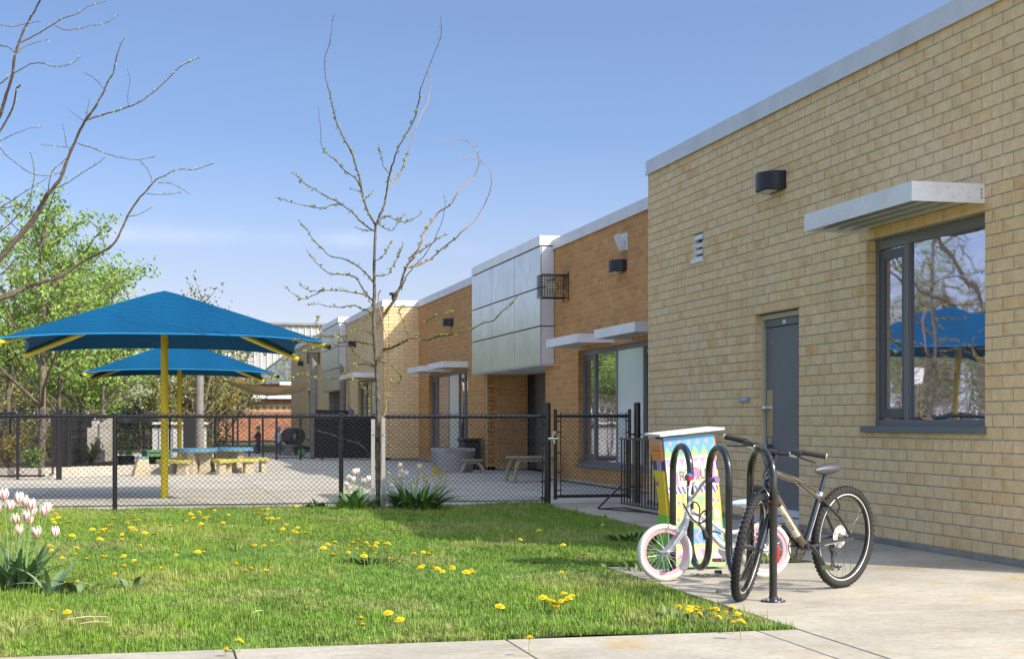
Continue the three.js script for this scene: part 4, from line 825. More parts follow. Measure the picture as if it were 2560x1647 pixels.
{ // staked sapling in front of the fence
  const d = 18.55, base = at(944, 1284, d), t = thing('staked_sapling', 'slender budding sapling tied between two grey stakes in front of fence', 'tree', [base.x, 0, base.z]);
  const z = K(.4935, 640, 0), q = K(.2673, 480, 740), w = K(.234, 460, 980), v = K(.2757, 1000, 480);
  tracedTree(t, [
    [.040, .026, [[944, 1290], [945, 1200], [946, 1114], [944, 980], [942, 927], [938, 874], [934, 807], [934, 753], [936, 740]], 'trunk'],
    [.026, .017, [[936, 740], [935, 666], [937.6, 592], [938.6, 562]], 'trunk'],
    [.016, .003, z([[605, 1140], [565, 1070], [540, 990], [525, 900], [510, 860], [490, 790], [460, 730], [435, 680], [410, 630], [395, 570], [375, 490], [358, 420], [347, 370], [348, 290], [365, 245], [378, 190], [385, 110], [400, 70]]), 'shoot2'],
    [.017, .003, z([[605, 1140], [640, 1060], [662, 980], [675, 880], [695, 820], [725, 740], [760, 680], [800, 610], [822, 520], [835, 450], [862, 370], [895, 290], [928, 215], [938, 150], [933, 80]]), 'shoot2'],
    [.010, .003, z([[675, 955], [720, 890], [760, 790], [795, 690], [830, 590], [870, 520], [883, 430], [878, 370], [858, 320]]), 'shoot'],
    [.010, .003, z([[535, 960], [500, 900], [455, 870], [410, 820], [365, 785], [335, 750], [326, 650], [318, 570], [312, 535]]), 'shoot2'],
    [.012, .004, z([[598, 1170], [540, 1130], [480, 1070], [430, 1035], [380, 1005], [330, 980], [280, 950], [235, 920], [185, 870]])],
    [.009, .003, z([[435, 1038], [390, 1035], [345, 1055], [290, 1050], [220, 1035], [160, 1020], [95, 1000]])],
    [.013, .004, z([[600, 1445], [570, 1400], [540, 1370], [500, 1340], [440, 1310], [370, 1295], [330, 1255], [290, 1215], [255, 1165], [225, 1125]])],
    [.013, .004, z([[595, 1530], [550, 1480], [515, 1420], [480, 1395], [430, 1390], [370, 1385], [330, 1355], [290, 1315], [255, 1268]])],
    [.010, .003, z([[560, 1505], [545, 1490], [480, 1480], [400, 1470], [330, 1470], [290, 1475], [240, 1455], [215, 1435]])],
    [.008, .003, z([[335, 1470], [290, 1495], [240, 1515], [190, 1490], [140, 1445]])],
    [.028, .015, [[940, 820], [961, 785], [988, 745], [1005, 700], [1017, 661], [1036, 641]]],
    [.014, .003, z([[790, 1305], [830, 1240], [850, 1180], [890, 1120], [930, 1070], [985, 1035], [1020, 980], [1050, 940], [1095, 900], [1125, 850], [1127, 790], [1105, 750], [1080, 720], [1030, 705], [970, 703], [905, 713]]), 'shoot'],
    [.013, .003, z([[770, 1355], [830, 1340], [885, 1310], [940, 1260], [1000, 1215], [1050, 1170], [1105, 1120], [1150, 1050], [1180, 985], [1193, 900], [1180, 850], [1140, 815], [1080, 795], [1030, 790]]), 'shoot'],
    [.009, .004, z([[770, 1310], [830, 1275], [890, 1235], [925, 1205], [970, 1190]])],
    [.010, .003, z([[735, 1470], [760, 1400], [800, 1350], [870, 1270], [915, 1190], [945, 1110], [960, 1040], [950, 990]]), 'bare'],
    [.008, .003, z([[605, 1400], [640, 1395], [665, 1390], [690, 1350], [720, 1300], [740, 1250], [740, 1220]])],
    [.008, .003, z([[610, 1140], [650, 1095], [690, 1105], [740, 1125], [790, 1115], [845, 1070]])],
    [.008, .003, z([[615, 1130], [650, 1155], [690, 1165], [720, 1130], [755, 1080]])],
    [.007, .003, z([[675, 880], [650, 850], [635, 800], [620, 730]])],
    [.007, .003, z([[595, 1330], [640, 1300], [660, 1270], [690, 1215]])],
    [.007, .003, z([[545, 980], [510, 965], [475, 955]])], [.007, .003, z([[540, 1010], [570, 990], [600, 975]])], [.007, .003, z([[590, 1165], [540, 1165], [497, 1150]])],
    [.022, .005, q([[1730, 640], [1780, 540], [1790, 500], [1850, 490], [1950, 440], [2040, 400], [2110, 400], [2200, 405], [2300, 375], [2394, 365]]).concat([[1140, 832], [1176, 825], [1204, 809], [1234, 801], [1254, 780], [1272, 767], [1298, 736]])],
    [.010, .003, q([[2100, 395], [2150, 290], [2200, 230], [2280, 190], [2360, 170], [2440, 130]])],
    [.008, .003, q([[2030, 400], [2000, 300], [1960, 210], [1940, 140], [1990, 90]])],
    [.014, .003, q([[1700, 455], [1620, 440], [1560, 430], [1480, 420], [1400, 440], [1300, 460], [1200, 480], [1100, 510], [1000, 540], [900, 580], [850, 625]])],
    [.014, .003, q([[1710, 665], [1620, 630], [1540, 640], [1470, 680], [1410, 720], [1370, 760], [1310, 775], [1240, 770], [1170, 765], [1080, 740], [980, 750], [910, 770]])],
    [.012, .003, q([[1700, 190], [1640, 130], [1590, 125], [1520, 90], [1460, 95], [1390, 105], [1300, 100], [1180, 75], [1060, 85]])],
    [.011, .003, q([[1705, 650], [1640, 615], [1560, 570], [1500, 500], [1440, 400], [1440, 340]])],
    [.009, .003, q([[1720, 915], [1650, 900], [1600, 850], [1540, 800], [1470, 770], [1430, 720]])],
    [.010, .003, q([[1700, 370], [1640, 340], [1540, 310], [1480, 360], [1300, 385], [1120, 370], [1060, 400], [890, 410]])],
    [.008, .003, q([[1760, 600], [1850, 640], [1910, 700], [1950, 740], [1950, 800], [1890, 820], [1830, 800]])],
    [.007, .003, q([[1610, 230], [1670, 180], [1690, 120], [1650, 40]])],
    [.008, .003, q([[1440, 440], [1380, 360], [1240, 380], [1170, 280], [1160, 220], [1200, 180]])],
    [.009, .007, q([[1765, 1130], [1800, 1110], [1830, 800], [1840, 650], [1825, 450], [1795, 300], [1760, 150], [1740, 0], [1760, -60]]), 'shoot'],
    [.008, .003, w([[2090, 900], [2040, 800], [1990, 700], [1950, 620], [1850, 545], [1700, 500], [1560, 450], [1400, 405], [1200, 385], [1050, 375], [900, 360]]), 'bare'],
  ], d, [M.barkGrey, M.bark], [[.40, .42, .06], [.34, .38, .06], [.46, .44, .10]], .05, .024, .82);
  for (const [px, lean] of [[932, -.5], [958, .2]]) { const p = at(px, 1290, 18.45), k = thing('tree_stake', px < 940 ? 'grey metal tree stake on the shaded side of the sapling' : 'pale grey metal tree stake tied to the sapling trunk', 'stake', [p.x, 0, p.z]);
    mesh('stake', [box(.045, px < 940 ? 1.12 : 1.16, .006, 0, .56, 0), box(.006, px < 940 ? 1.12 : 1.16, .04, .021, .56, -.02)], phy([.50, .49, .46], { roughness: .5, metalness: .4, map: T.metal }), k);
    mesh('tie', tube([V(0, .93, .01), V(px < 940 ? .04 : -.05, .90, -.03), V(px < 940 ? .08 : -.10, .84, -.06)], .006, 5), M.rubber, k); }
}
{ // broad tree at the left whose limbs reach into view
  const d = 25, base = at(-105, 1215, d), t = thing('budding_tree', 'bare spreading tree with pale buds reaching over the playground', 'tree', [base.x, 0, base.z]), z = K(.4935, 0, 0);
  tracedTree(t, [
    [.17, .11, [[-105, 1222], [-104, 1000], [-100, 820], [-98, 700]], 'trunk'], [.11, .03, [[-98, 700], [-92, 520], [-80, 380], [-70, 250], [-78, 120], [-70, -20], [-60, -120]], 'trunk'],
    [.08, .006, [[-99, 720], [-150, 620], [-210, 540], [-240, 440], [-290, 340], [-310, 240], [-350, 170]]], [.07, .006, [[-101, 840], [-170, 770], [-260, 730], [-340, 660], [-420, 640], [-480, 590]]], [.05, .006, [[-90, 500], [-140, 400], [-160, 300], [-200, 210], [-215, 110], [-250, 40]]], [.03, .005, [[-240, 450], [-300, 430], [-360, 390], [-400, 330]]], [.03, .005, [[-260, 730], [-300, 780], [-370, 800], [-430, 780]]], [.03, .005, [[-75, 180], [-30, 90], [-10, 10], [30, -60], [40, -140]]], [.025, .005, [[-160, 300], [-110, 220], [-100, 120], [-120, 40]]],
    [.085, .05, [[-100, 800], [-60, 720], [0, 646], [49, 587], [89, 538], [118, 484]]],
    [.052, .006, z([[240, 980], [300, 910], [345, 790], [390, 690], [430, 610], [480, 540], [515, 480], [540, 420], [570, 370], [585, 300], [605, 240], [627, 190]])],
    [.026, .006, z([[430, 610], [500, 585], [560, 570], [640, 545], [710, 515], [770, 470], [840, 410], [900, 345], [950, 315], [1010, 290]])],
    [.075, .055, [[-102, 830], [-60, 780], [-15, 752], [30, 735], [64, 716]]],
    [.056, .006, z([[130, 1450], [200, 1430], [280, 1410], [350, 1370], [430, 1315], [500, 1280], [570, 1240], [610, 1170], [645, 1090], [690, 1020], [740, 965], [790, 910], [840, 885], [900, 858], [985, 860], [1085, 825]])],
    [.06, .012, z([[-190, 900], [-60, 700], [0, 570], [30, 480], [60, 380], [75, 270], [100, 190], [140, 110], [185, 30], [215, -40], [230, -120]])],
    [.022, .005, z([[100, 215], [170, 180], [250, 135], [320, 90], [390, 70], [440, 35], [535, 5]])], [.013, .005, z([[275, 130], [330, 150], [390, 145], [450, 130], [510, 125], [600, 75]])],
    [.020, .005, z([[-60, 460], [0, 420], [70, 370], [150, 325], [210, 318], [270, 335], [350, 328], [405, 285]])], [.014, .005, z([[390, 725], [450, 745], [540, 780], [620, 800], [700, 808], [785, 790]])],
    [.010, .006, z([[700, 808], [740, 850], [760, 890], [768, 930]])], [.016, .006, z([[240, 980], [260, 870], [310, 825], [345, 790]])], [.014, .005, z([[250, 960], [330, 930], [390, 890], [440, 860], [490, 830], [530, 798]])],
    [.014, .006, z([[-80, 660], [0, 750], [40, 795], [100, 840], [160, 880], [250, 890], [320, 865]])], [.014, .005, z([[-70, 750], [0, 710], [70, 680], [140, 652], [210, 640]])], [.011, .005, z([[640, 1100], [700, 1085], [770, 1048]])],
    [.010, .005, z([[740, 980], [830, 985], [915, 975]])], [.010, .004, z([[800, 925], [870, 930], [960, 985]])], [.016, .005, z([[-60, 215], [0, 230], [50, 245], [78, 270], [110, 240], [240, 200]])], [.011, .005, z([[-50, 110], [0, 125], [60, 135], [130, 120], [205, 108]])],
    [.030, .016, z([[-60, 780], [0, 660], [40, 590], [70, 520], [80, 450], [100, 430]])], [.010, .004, z([[345, 745], [270, 740], [200, 730]])], [.012, .005, z([[525, 1260], [515, 1190], [490, 1150], [430, 1110]])],
    [.024, .005, z([[-80, 1250], [0, 1170], [90, 1090], [150, 1000], [170, 860], [150, 765]])], [.010, .003, z([[650, 540], [645, 490], [655, 400], [643, 345]]), 'bare'], [.011, .005, z([[525, 450], [480, 400], [420, 365]])],
    [.010, .003, z([[420, 610], [380, 580], [335, 550]]), 'bare'], [.010, .003, z([[335, 740], [325, 680], [312, 620]]), 'bare'], [.012, .005, z([[430, 610], [440, 560], [450, 500]])], [.020, .006, z([[180, 1090], [100, 1040], [40, 1050], [-40, 1060]])], [.016, .005, z([[0, 1050], [80, 1000], [160, 950], [240, 900]])],
  ], d, [M.barkGrey, M.bark], [[.52, .55, .26], [.46, .52, .16], [.60, .60, .36]], .11, .026, .62);
  // wooden bird feeder hanging from a limb
  const f = at(-92, 930, d - .8), b = thing('bird_feeder', 'small wooden bird feeder hanging by cords from the budding tree', 'bird feeder', [f.x, f.y, f.z], .4);
  mesh('tray', box(.24, .02, .17, 0, 0, 0), M.paleWood, b); mesh('front', box(.2, .13, .015, 0, .07, .07), M.paleWood, b); mesh('back', box(.2, .13, .015, 0, .07, -.07), M.paleWood, b); mesh('slot', [box(.02, .04, .02, 0, .05, .075), box(.02, .04, .02, 0, .11, .075)], M.black, b);
  mesh('cord', [tube([V(-.1, .13, 0), V(-.02, .5, 0)], .003, 4), tube([V(.1, .13, 0), V(.02, .5, 0)], .003, 4)], M.white, b);
}
{ // roadside notice that the window mirrors
  const t = thing('bus_sign', 'white bus loading zone sign on a grey post by the wood', 'sign', [-6.3, 0, -35.3], .78);
  mesh('post', bar(V(0, -.1, 0), V(0, 2.5, 0), .03, .03, 10), M.steel, t); mesh('plate', box(.34, .40, .006, 0, 2.3, .035, .002), M.white, t);
  const tex = printed(256, 300, (c, w, h) => { c.fillStyle = '#f2f2f0'; c.fillRect(0, 0, w, h); c.strokeStyle = '#111'; c.lineWidth = 6; c.strokeRect(10, 10, w - 20, h - 20); c.fillStyle = '#111'; c.textAlign = 'center'; c.font = 'bold 54px sans-serif'; c.fillText('BUS', 128, 90); c.font = 'bold 44px sans-serif'; c.fillText('LOADING', 128, 170); c.font = 'bold 54px sans-serif'; c.fillText('ZONE', 128, 250); });
  mesh('print', new THREE.PlaneGeometry(.32, .38).translate(0, 2.3, .0395), std([1, 1, 1], { map: tex, roughness: .5 }), t, { uv: true });
}

// ------------------------------------------------------------------ children behind the far fence
function figure(label, p, turn, J, bones, parts, cell = .016) {
  const t = thing('person', label, 'person', [p.x, -.02, p.z], turn);
  const lo = V(-.42, -.03, -.42), size = Math.max(1.2, 0) , res = Math.round(size / cell), mc = new MarchingCubes(res, M.white, false, false, 200000);
  mc.isolation = 0; const f = mc.field, h = size / res;
  const smin = (a, b, k) => { const q = Math.max(0, Math.min(1, .5 + .5 * (b - a) / k)); return b + (a - b) * q - k * q * (1 - q); };
  const B = bones.map(([a, b, ra, rb, c]) => ({ a: V(...J[a]), b: V(...J[b]), ra, rb, c }));
  const cap = (p, o) => { const ab = o.b.clone().sub(o.a), l = Math.max(1e-6, ab.lengthSq()), q = Math.max(0, Math.min(1, p.clone().sub(o.a).dot(ab) / l)); return p.distanceTo(o.a.clone().addScaledVector(ab, q)) - (o.ra + (o.rb - o.ra) * q); };
  for (let k = 0; k < res; k++) for (let j = 0; j < res; j++) for (let i = 0; i < res; i++) { const q = V(lo.x + i * h, lo.y + j * h, lo.z + k * h); let dd = 9; for (const o of B) dd = smin(dd, cap(q, o), .025); f[i + j * res + k * res * res] = -dd; }
  mc.update(); const n = mc.count, pos = new Float32Array(mc.positionArray.slice(0, n * 3)), colr = new Float32Array(n * 3);
  for (let i = 0; i < n; i++) { for (let a = 0; a < 3; a++) pos[3 * i + a] = (pos[3 * i + a] + 1) / 2 * size + [lo.x, lo.y, lo.z][a]; const q = V(pos[3 * i], pos[3 * i + 1], pos[3 * i + 2]); let best = 9, c = [.5, .5, .5]; for (const o of B) { const d2 = cap(q, o); if (d2 < best) { best = d2; c = o.c; } } colr.set(c, 3 * i); }
  const g = new THREE.BufferGeometry(); g.setAttribute('position', new THREE.BufferAttribute(pos, 3)); g.setAttribute('color', new THREE.BufferAttribute(colr, 3)); g.computeVertexNormals();
  const nn = mc.normalArray.slice(0, n * 3); g.setAttribute('normal', new THREE.BufferAttribute(new Float32Array(nn), 3));
  mesh('body', g, std([1, 1, 1], { vertexColors: true, roughness: .8 }), t);
  for (const [name, geos, mat] of parts) mesh(name, geos, mat, t);
  return t;
}
const stand = { head: [0, .84, .01], top: [0, .90, 0], neck: [0, .74, 0], chest: [0, .66, 0], hip: [0, .44, 0], ls: [-.11, .69, 0], rs: [.11, .69, 0], le: [-.16, .56, .03], re: [.16, .57, .06], lh: [-.15, .45, .10], rh: [.13, .50, .15], lp: [-.055, .42, 0], rp: [.055, .42, 0], lk: [-.06, .24, .02], rk: [.065, .24, .03], la: [-.06, .05, -.01], ra: [.07, .05, -.02], lt: [-.065, .03, .08], rt: [.08, .03, .07] };
const SK = [.55, .36, .25];
const dress = (shirt, pants, shoe) => [['head', 'top', .075, .065, SK], ['neck', 'head', .035, .045, SK], ['chest', 'neck', .07, .035, shirt], ['chest', 'hip', .095, .085, shirt], ['ls', 'rs', .045, .045, shirt], ['ls', 'le', .038, .032, shirt], ['rs', 're', .038, .032, shirt], ['le', 'lh', .030, .024, SK], ['re', 'rh', .030, .024, SK], ['lp', 'rp', .07, .07, pants], ['lp', 'lk', .062, .046, pants], ['rp', 'rk', .062, .046, pants], ['lk', 'la', .044, .034, pants], ['rk', 'ra', .044, .034, pants], ['la', 'lt', .034, .026, shoe], ['ra', 'rt', .034, .026, shoe]];
figure('child in white shirt and pale blue sun hat standing behind fence', at(695, 1140, 49), 2.6, stand, dress([.62, .62, .72], [.10, .11, .2], [.08, .08, .09]), [['sun_hat', [new THREE.SphereGeometry(.088, 18, 10, 0, 6.29, 0, 1.6).translate(0, .875, 0), new THREE.CylinderGeometry(.135, .15, .015, 20).translate(0, .87, 0)], std([.30, .46, .66], { roughness: .9 })]]);
figure('child in dark red jacket and green cap standing behind fence', at(645, 1142, 51), -2.0, stand, dress([.12, .025, .035], [.04, .045, .07], [.04, .04, .04]), [['cap', [new THREE.SphereGeometry(.086, 18, 10, 0, 6.29, 0, 1.55).translate(0, .872, 0), box(.10, .012, .09, 0, .868, .10)], std([.03, .15, .10], { roughness: .9 })]]);
{ const p = at(743, 1128, 48.5), t = thing('play_tunnel', 'dark round play tunnel behind the far fence', 'tunnel', [p.x, -.02, p.z], .4); mesh('ring', new THREE.TorusGeometry(.22, .06, 10, 26).translate(0, .62, 0), std([.03, .03, .035], { roughness: .7 }), t); mesh('barrel', new THREE.CylinderGeometry(.27, .27, .6, 24, 1, true).rotateX(Math.PI / 2).translate(0, .62, -.32), std([.04, .04, .045], { roughness: .7 }), t); mesh('stand', [box(.5, .05, .6, 0, .33, -.3), box(.06, .33, .5, -.2, .165, -.3), box(.06, .33, .5, .2, .165, -.3)], M.greyWood, t);
  const q = at(753, 1110, 46.8), b = mesh('toy_ball', new THREE.IcosahedronGeometry(.12, 3), std([.10, .42, .10], { roughness: .5 })); b.position.set(q.x, .10, q.z); tag(b, 'green toy ball beside the dark play tunnel', 'ball'); }

// ------------------------------------------------------------------ wave bike rack
const RX = 3.68;
{
  const t = thing('bike_rack', 'glossy black wave shaped bike rack of three loops on concrete', 'bike rack', [RX, 0, -9.4]);
  const S = [10.32, 9.958, 9.596, 9.234, 8.872, 8.51], top = .92, low = .088, r = .181, pts = [];
  const P = (s, y) => V(0, y, -s + 9.4);
  const arc = (a, b, y, up) => { for (let k = 0; k <= 12; k++) { const f = Math.PI * k / 12; pts.push(P((a + b) / 2 + (a - b) / 2 * Math.cos(f), y + up * Math.sin(f) * r)); } };
  pts.push(P(S[0], 0)); for (let y = .1; y < top - r; y += .15) pts.push(P(S[0], y));
  arc(S[0], S[1], top - r, 1); for (let y = top - r - .1; y > low + r; y -= .15) pts.push(P(S[1], y));
  arc(S[1], S[2], low + r, -1); for (let y = low + r + .1; y < top - r; y += .15) pts.push(P(S[2], y));
  arc(S[2], S[3], top - r, 1); for (let y = top - r - .1; y > low + r; y -= .15) pts.push(P(S[3], y));
  arc(S[3], S[4], low + r, -1); for (let y = low + r + .1; y < top - r; y += .15) pts.push(P(S[4], y));
  arc(S[4], S[5], top - r, 1); for (let y = top - r - .1; y > 0; y -= .15) pts.push(P(S[5], y)); pts.push(P(S[5], 0));
  mesh('tube', tube(pts, .0245, 18), M.rackBlack, t);
  for (const s of [S[0], S[5]]) {
    mesh('base_plate', [new THREE.CylinderGeometry(.072, .076, .010, 28).translate(0, .007, -s + 9.4), new THREE.CylinderGeometry(.03, .036, .02, 20).translate(0, .022, -s + 9.4)], M.rackBlack, t);
    for (let k = 0; k < 3; k++) { const a = k * 2.094 + .6; mesh('bolt', [new THREE.CylinderGeometry(.011, .011, .014, 6).translate(Math.cos(a) * .052, .019, -s + 9.4 + Math.sin(a) * .052), new THREE.SphereGeometry(.006, 8, 6).translate(Math.cos(a) * .052, .03, -s + 9.4 + Math.sin(a) * .052)], M.steel, t); }
  }
  const tex = printed(128, 128, (c, w, h) => { c.fillStyle = '#d9d9d4'; c.fillRect(0, 0, w, h); c.fillStyle = '#b9b9b2'; for (let k = 0; k < 5; k++) c.fillRect(14, 22 + k * 19, 70 + (k * 37) % 30, 5); });
  mesh('sticker', new THREE.CylinderGeometry(.0252, .0252, .055, 14, 1, true, 2.2, 2.4).translate(0, .085, -S[5] + 9.4).rotateY(0), std([1, 1, 1], { map: tex, roughness: .5, side: THREE.DoubleSide }), t, { uv: true });
}
// ------------------------------------------------------------------ bicycles
function wheel(parent, name, R, tyreR, m, o) {        // in the xy plane about the parent's origin
  const g = group(name, parent);
  mesh('tyre', new THREE.TorusGeometry(R - tyreR, tyreR, 12, 56), m.tyre, g);
  if (o.knobs) { const k = []; for (let i = 0; i < 62; i++) { const a = i / 62 * 2 * Math.PI; for (const [e, off, sz] of [[0, 0, 1], [.62, .5, .9], [-.62, .5, .9], [1.15, 0, .8], [-1.15, 0, .8]]) { const aa = a + off * Math.PI / 62, rr2 = R - tyreR + (tyreR + .002) * Math.cos(e); k.push(box(.010 * sz, .006, .010 * sz, 0, 0, 0).rotateX(e).translate(0, rr2, (tyreR + .001) * Math.sin(e)).rotateZ(aa - Math.PI / 2)); } } mesh('tread', k, m.tyre, g); }
  const rr3 = R - 2 * tyreR - .004; mesh('rim', new THREE.LatheGeometry([[rr3 - .014, -.006], [rr3 - .012, -.011], [rr3 + .010, -.0125], [rr3 + .010, -.009], [rr3, -.007], [rr3, .007], [rr3 + .010, .009], [rr3 + .010, .0125], [rr3 - .012, .011], [rr3 - .014, .006], [rr3 - .014, -.006]].map(([a, b]) => new THREE.Vector2(a, b)), 56).rotateX(Math.PI / 2), m.rim, g);
  if (o.sidewall) mesh('rim_sidewall', [-1, 1].map((s) => new THREE.TorusGeometry(rr3 + .003, .006, 6, 56).scale(1, 1, .5).translate(0, 0, s * .0125)), m.sidewall, g);
  mesh('hub', [bar(V(0, 0, -.05), V(0, 0, .05), .016, .016, 14), bar(V(0, 0, -.034), V(0, 0, -.029), .027, .027, 16), bar(V(0, 0, .029), V(0, 0, .034), .027, .027, 16), bar(V(0, 0, -.066), V(0, 0, .066), .007, .007, 8), bar(V(0, 0, -.07), V(0, 0, -.058), .011, .011, 6), bar(V(0, 0, .058), V(0, 0, .07), .011, .011, 6)], m.hub, g);
  const sp = []; for (let i = 0; i < o.spokes; i++) { const a = i / o.spokes * 2 * Math.PI, s = i % 2 ? 1 : -1, b = a + (i % 4 < 2 ? .42 : -.42); sp.push(bar(V(Math.cos(b) * .025, Math.sin(b) * .025, s * .031), V(Math.cos(a) * (rr3 - .012), Math.sin(a) * (rr3 - .012), s * .003), o.spokeR, o.spokeR, 4)); }
  mesh('spokes', sp, m.spoke, g);
  return g;
}
function tubeDecal(a, b, r, from, len, tex, parent, name = 'lettering') {
  const d = b.clone().sub(a), g = new THREE.CylinderGeometry(r, r, d.length(), 14, 1, true, from, len);
  g.applyQuaternion(new THREE.Quaternion().setFromUnitVectors(V(0, 1, 0), d.clone().normalize())).translate((a.x + b.x) / 2, (a.y + b.y) / 2, (a.z + b.z) / 2);
  return mesh(name, g, std([1, 1, 1], { map: tex, roughness: .35, transparent: false, side: THREE.DoubleSide }), parent, { uv: true });
}
{ // black and bronze mountain bike
  const rear = V(4.42, 0, -9.11), front = V(3.51, 0, -8.59), dir = front.clone().sub(rear).normalize();
  const t = thing('mountain_bike', 'black and bronze mountain bike with knobbly tyres leaning on the rack', 'bicycle', [rear.x, 0, rear.z]);
  t.rotation.order = 'YXZ'; t.rotation.y = Math.atan2(-dir.z, dir.x); t.rotation.x = -.055;
  const bronze = phy([.13, .11, .085], { roughness: .25, metalness: .5, clearcoat: .8 }), dark = phy([.012, .013, .017], { roughness: .3, clearcoat: .5 }), blueBlack = phy([.018, .024, .04], { roughness: .3, clearcoat: .5 });
  const m = { tyre: M.rubber, rim: phy([.02, .02, .02], { roughness: .4, metalness: .4 }), sidewall: phy([.74, .73, .68], { roughness: .3, metalness: .6 }), hub: phy([.25, .25, .25], { roughness: .3, metalness: .9 }), spoke: phy([.16, .15, .13], { roughness: .3, metalness: .8 }) };
  const R = .336, axR = V(0, R, 0), bb = V(.43, .30, 0), seatTop = V(.285, .635, 0), hb = V(.845, .70, 0), ht = V(.808, .815, 0);
  const rw = wheel(t, 'rear_wheel', R, .026, m, { knobs: true, spokes: 32, spokeR: .0011, sidewall: true }); rw.position.copy(axR);
  const lerp = (a, b, f) => a.clone().lerp(b, f);
  mesh('cassette', [0, 1, 2, 3, 4, 5, 6].map((k) => bar(V(0, 0, .033 + k * .0045), V(0, 0, .035 + k * .0045), .058 - k * .006, .058 - k * .006, 28)), phy([.45, .42, .36], { roughness: .35, metalness: .9 }), rw);
  mesh('spoke_guard', new THREE.CylinderGeometry(.075, .075, .002, 28).rotateX(Math.PI / 2).translate(0, 0, .03), phy([.72, .70, .64], { roughness: .4 }), rw);
  const fr = group('frame', t);
  mesh('top_tube', tube([lerp(ht, hb, .25), lerp(ht, seatTop, .5).add(V(0, .0, 0)), seatTop.clone().add(V(.012, -.035, 0))], [.021, .020, .018], 14), bronze, fr);
  mesh('down_tube', tube([lerp(hb, ht, .12), bb], [.026, .023], 16), bronze, fr);
  mesh('seat_tube', tube([bb, seatTop], [.0185, .0185], 14), dark, fr);
  mesh('head_tube', bar(hb, ht, .025, .024, 16), blueBlack, fr);
  mesh('bottom_bracket', bar(V(bb.x, bb.y, -.036), V(bb.x, bb.y, .036), .024, .024, 16), dark, fr);
  for (const s of [-1, 1]) { mesh('seat_stay', tube([seatTop.clone().add(V(-.01, -.045, s * .018)), V(.12, .47, s * .052), V(0, R, s * .066)], [.011, .010, .009], 10), dark, fr); mesh('chain_stay', tube([bb.clone().add(V(-.02, 0, s * .03)), V(.2, .315, s * .05), V(0, R, s * .066)], [.013, .012, .010], 10), dark, fr); }
  // lettering and graphics on the side that shows
  const band = printed(1024, 128, (c, w, h) => { c.fillStyle = '#d9d3bd'; c.fillRect(0, 0, w, h); c.fillStyle = '#3a342b'; c.font = 'bold 86px sans-serif'; c.textBaseline = 'middle'; c.save(); c.translate(w / 2, h / 2); c.textAlign = 'center'; c.fillText('GARY FISHER', 0, 4); c.restore(); });
  band.center.set(.5, .5); band.rotation = Math.PI / 2;
  tubeDecal(lerp(hb, bb, .30), lerp(hb, bb, .80), .0268, Math.PI * 1.02, 1.7, band, fr);
  const flame = printed(512, 128, (c, w, h) => { c.fillStyle = '#4a4034'; c.fillRect(0, 0, w, h); c.fillStyle = '#e4dcc4'; for (const [x, s] of [[60, 30], [230, 40], [300, 34], [400, 52]]) { c.beginPath(); c.moveTo(x - s, 100); c.quadraticCurveTo(x - 6, 20, x + s, 96); c.quadraticCurveTo(x, 60, x - s, 100); c.fill(); } c.fillRect(0, 112, w, 10); });
  flame.center.set(.5, .5); flame.rotation = Math.PI / 2;
  tubeDecal(lerp(ht, seatTop, .14), lerp(ht, seatTop, .88), .0222, Math.PI * 1.05, 1.5, flame, fr, 'graphic');
  const sticker = printed(128, 256, (c, w, h) => { c.fillStyle = '#c9ccd0'; c.fillRect(0, 0, w, h); c.fillStyle = '#2b2e36'; for (let k = 0; k < 4; k++) c.fillRect(20, 30 + k * 16, 88, 5); c.beginPath(); c.moveTo(64, 130); c.lineTo(110, 180); c.lineTo(64, 240); c.lineTo(18, 180); c.fill(); });
  tubeDecal(lerp(bb, seatTop, .12), lerp(bb, seatTop, .82), .0192, Math.PI * 1.0, 1.9, sticker, fr, 'sticker');
  const stay = printed(512, 64, (c, w, h) => { c.fillStyle = '#c9c3b2'; c.fillRect(0, 0, w, h); c.fillStyle = '#26221c'; c.font = 'bold 50px sans-serif'; c.textBaseline = 'middle'; c.textAlign = 'center'; c.fillText('GARY FISHER', w / 2, h / 2 + 3); });
  stay.center.set(.5, .5); stay.rotation = -Math.PI / 2;
  tubeDecal(V(.29, .31, -.0452), V(.09, .325, -.058), .0128, Math.PI * 1.05, 1.5, stay, fr);
  mesh('clamp', bar(V(seatTop.x + .008, seatTop.y - .02, 0), V(seatTop.x - .002, seatTop.y + .005, 0), .023, .023, 14), M.steel, fr);
  // saddle and post
  mesh('seat_post', bar(seatTop, V(.235, .762, 0), .0138, .0138, 14), blueBlack, t);
  { const g = new THREE.SphereGeometry(1, 26, 16), p = g.attributes.position; for (let i = 0; i < p.count; i++) { const x = p.getX(i), f = (x + 1) / 2; const wd = .074 - .058 * Math.pow(f, .8) + .004; p.setXYZ(i, x * .132, p.getY(i) * (.032 + .010 * (1 - f)) + .014 * (1 - f) * (1 - f) - .010 * f, p.getZ(i) * wd); } g.computeVertexNormals();
    const sd = mesh('saddle', g.translate(.225, .79, 0), phy([.06, .06, .065], { roughness: .38, bumpMap: T.rough, bumpScale: .0008 }), t);
    mesh('saddle_rail', [-1, 1].map((s) => tube([V(.33, .782, s * .012), V(.27, .772, s * .02), V(.20, .772, s * .022), V(.14, .79, s * .03)], .0035, 6)), M.steel, sd); mesh('seat_clamp', box(.05, .024, .045, .235, .768, 0, .006), M.steel, sd); }
  // drive train on the far side
  const cr = group('crankset', t); cr.position.copy(bb);
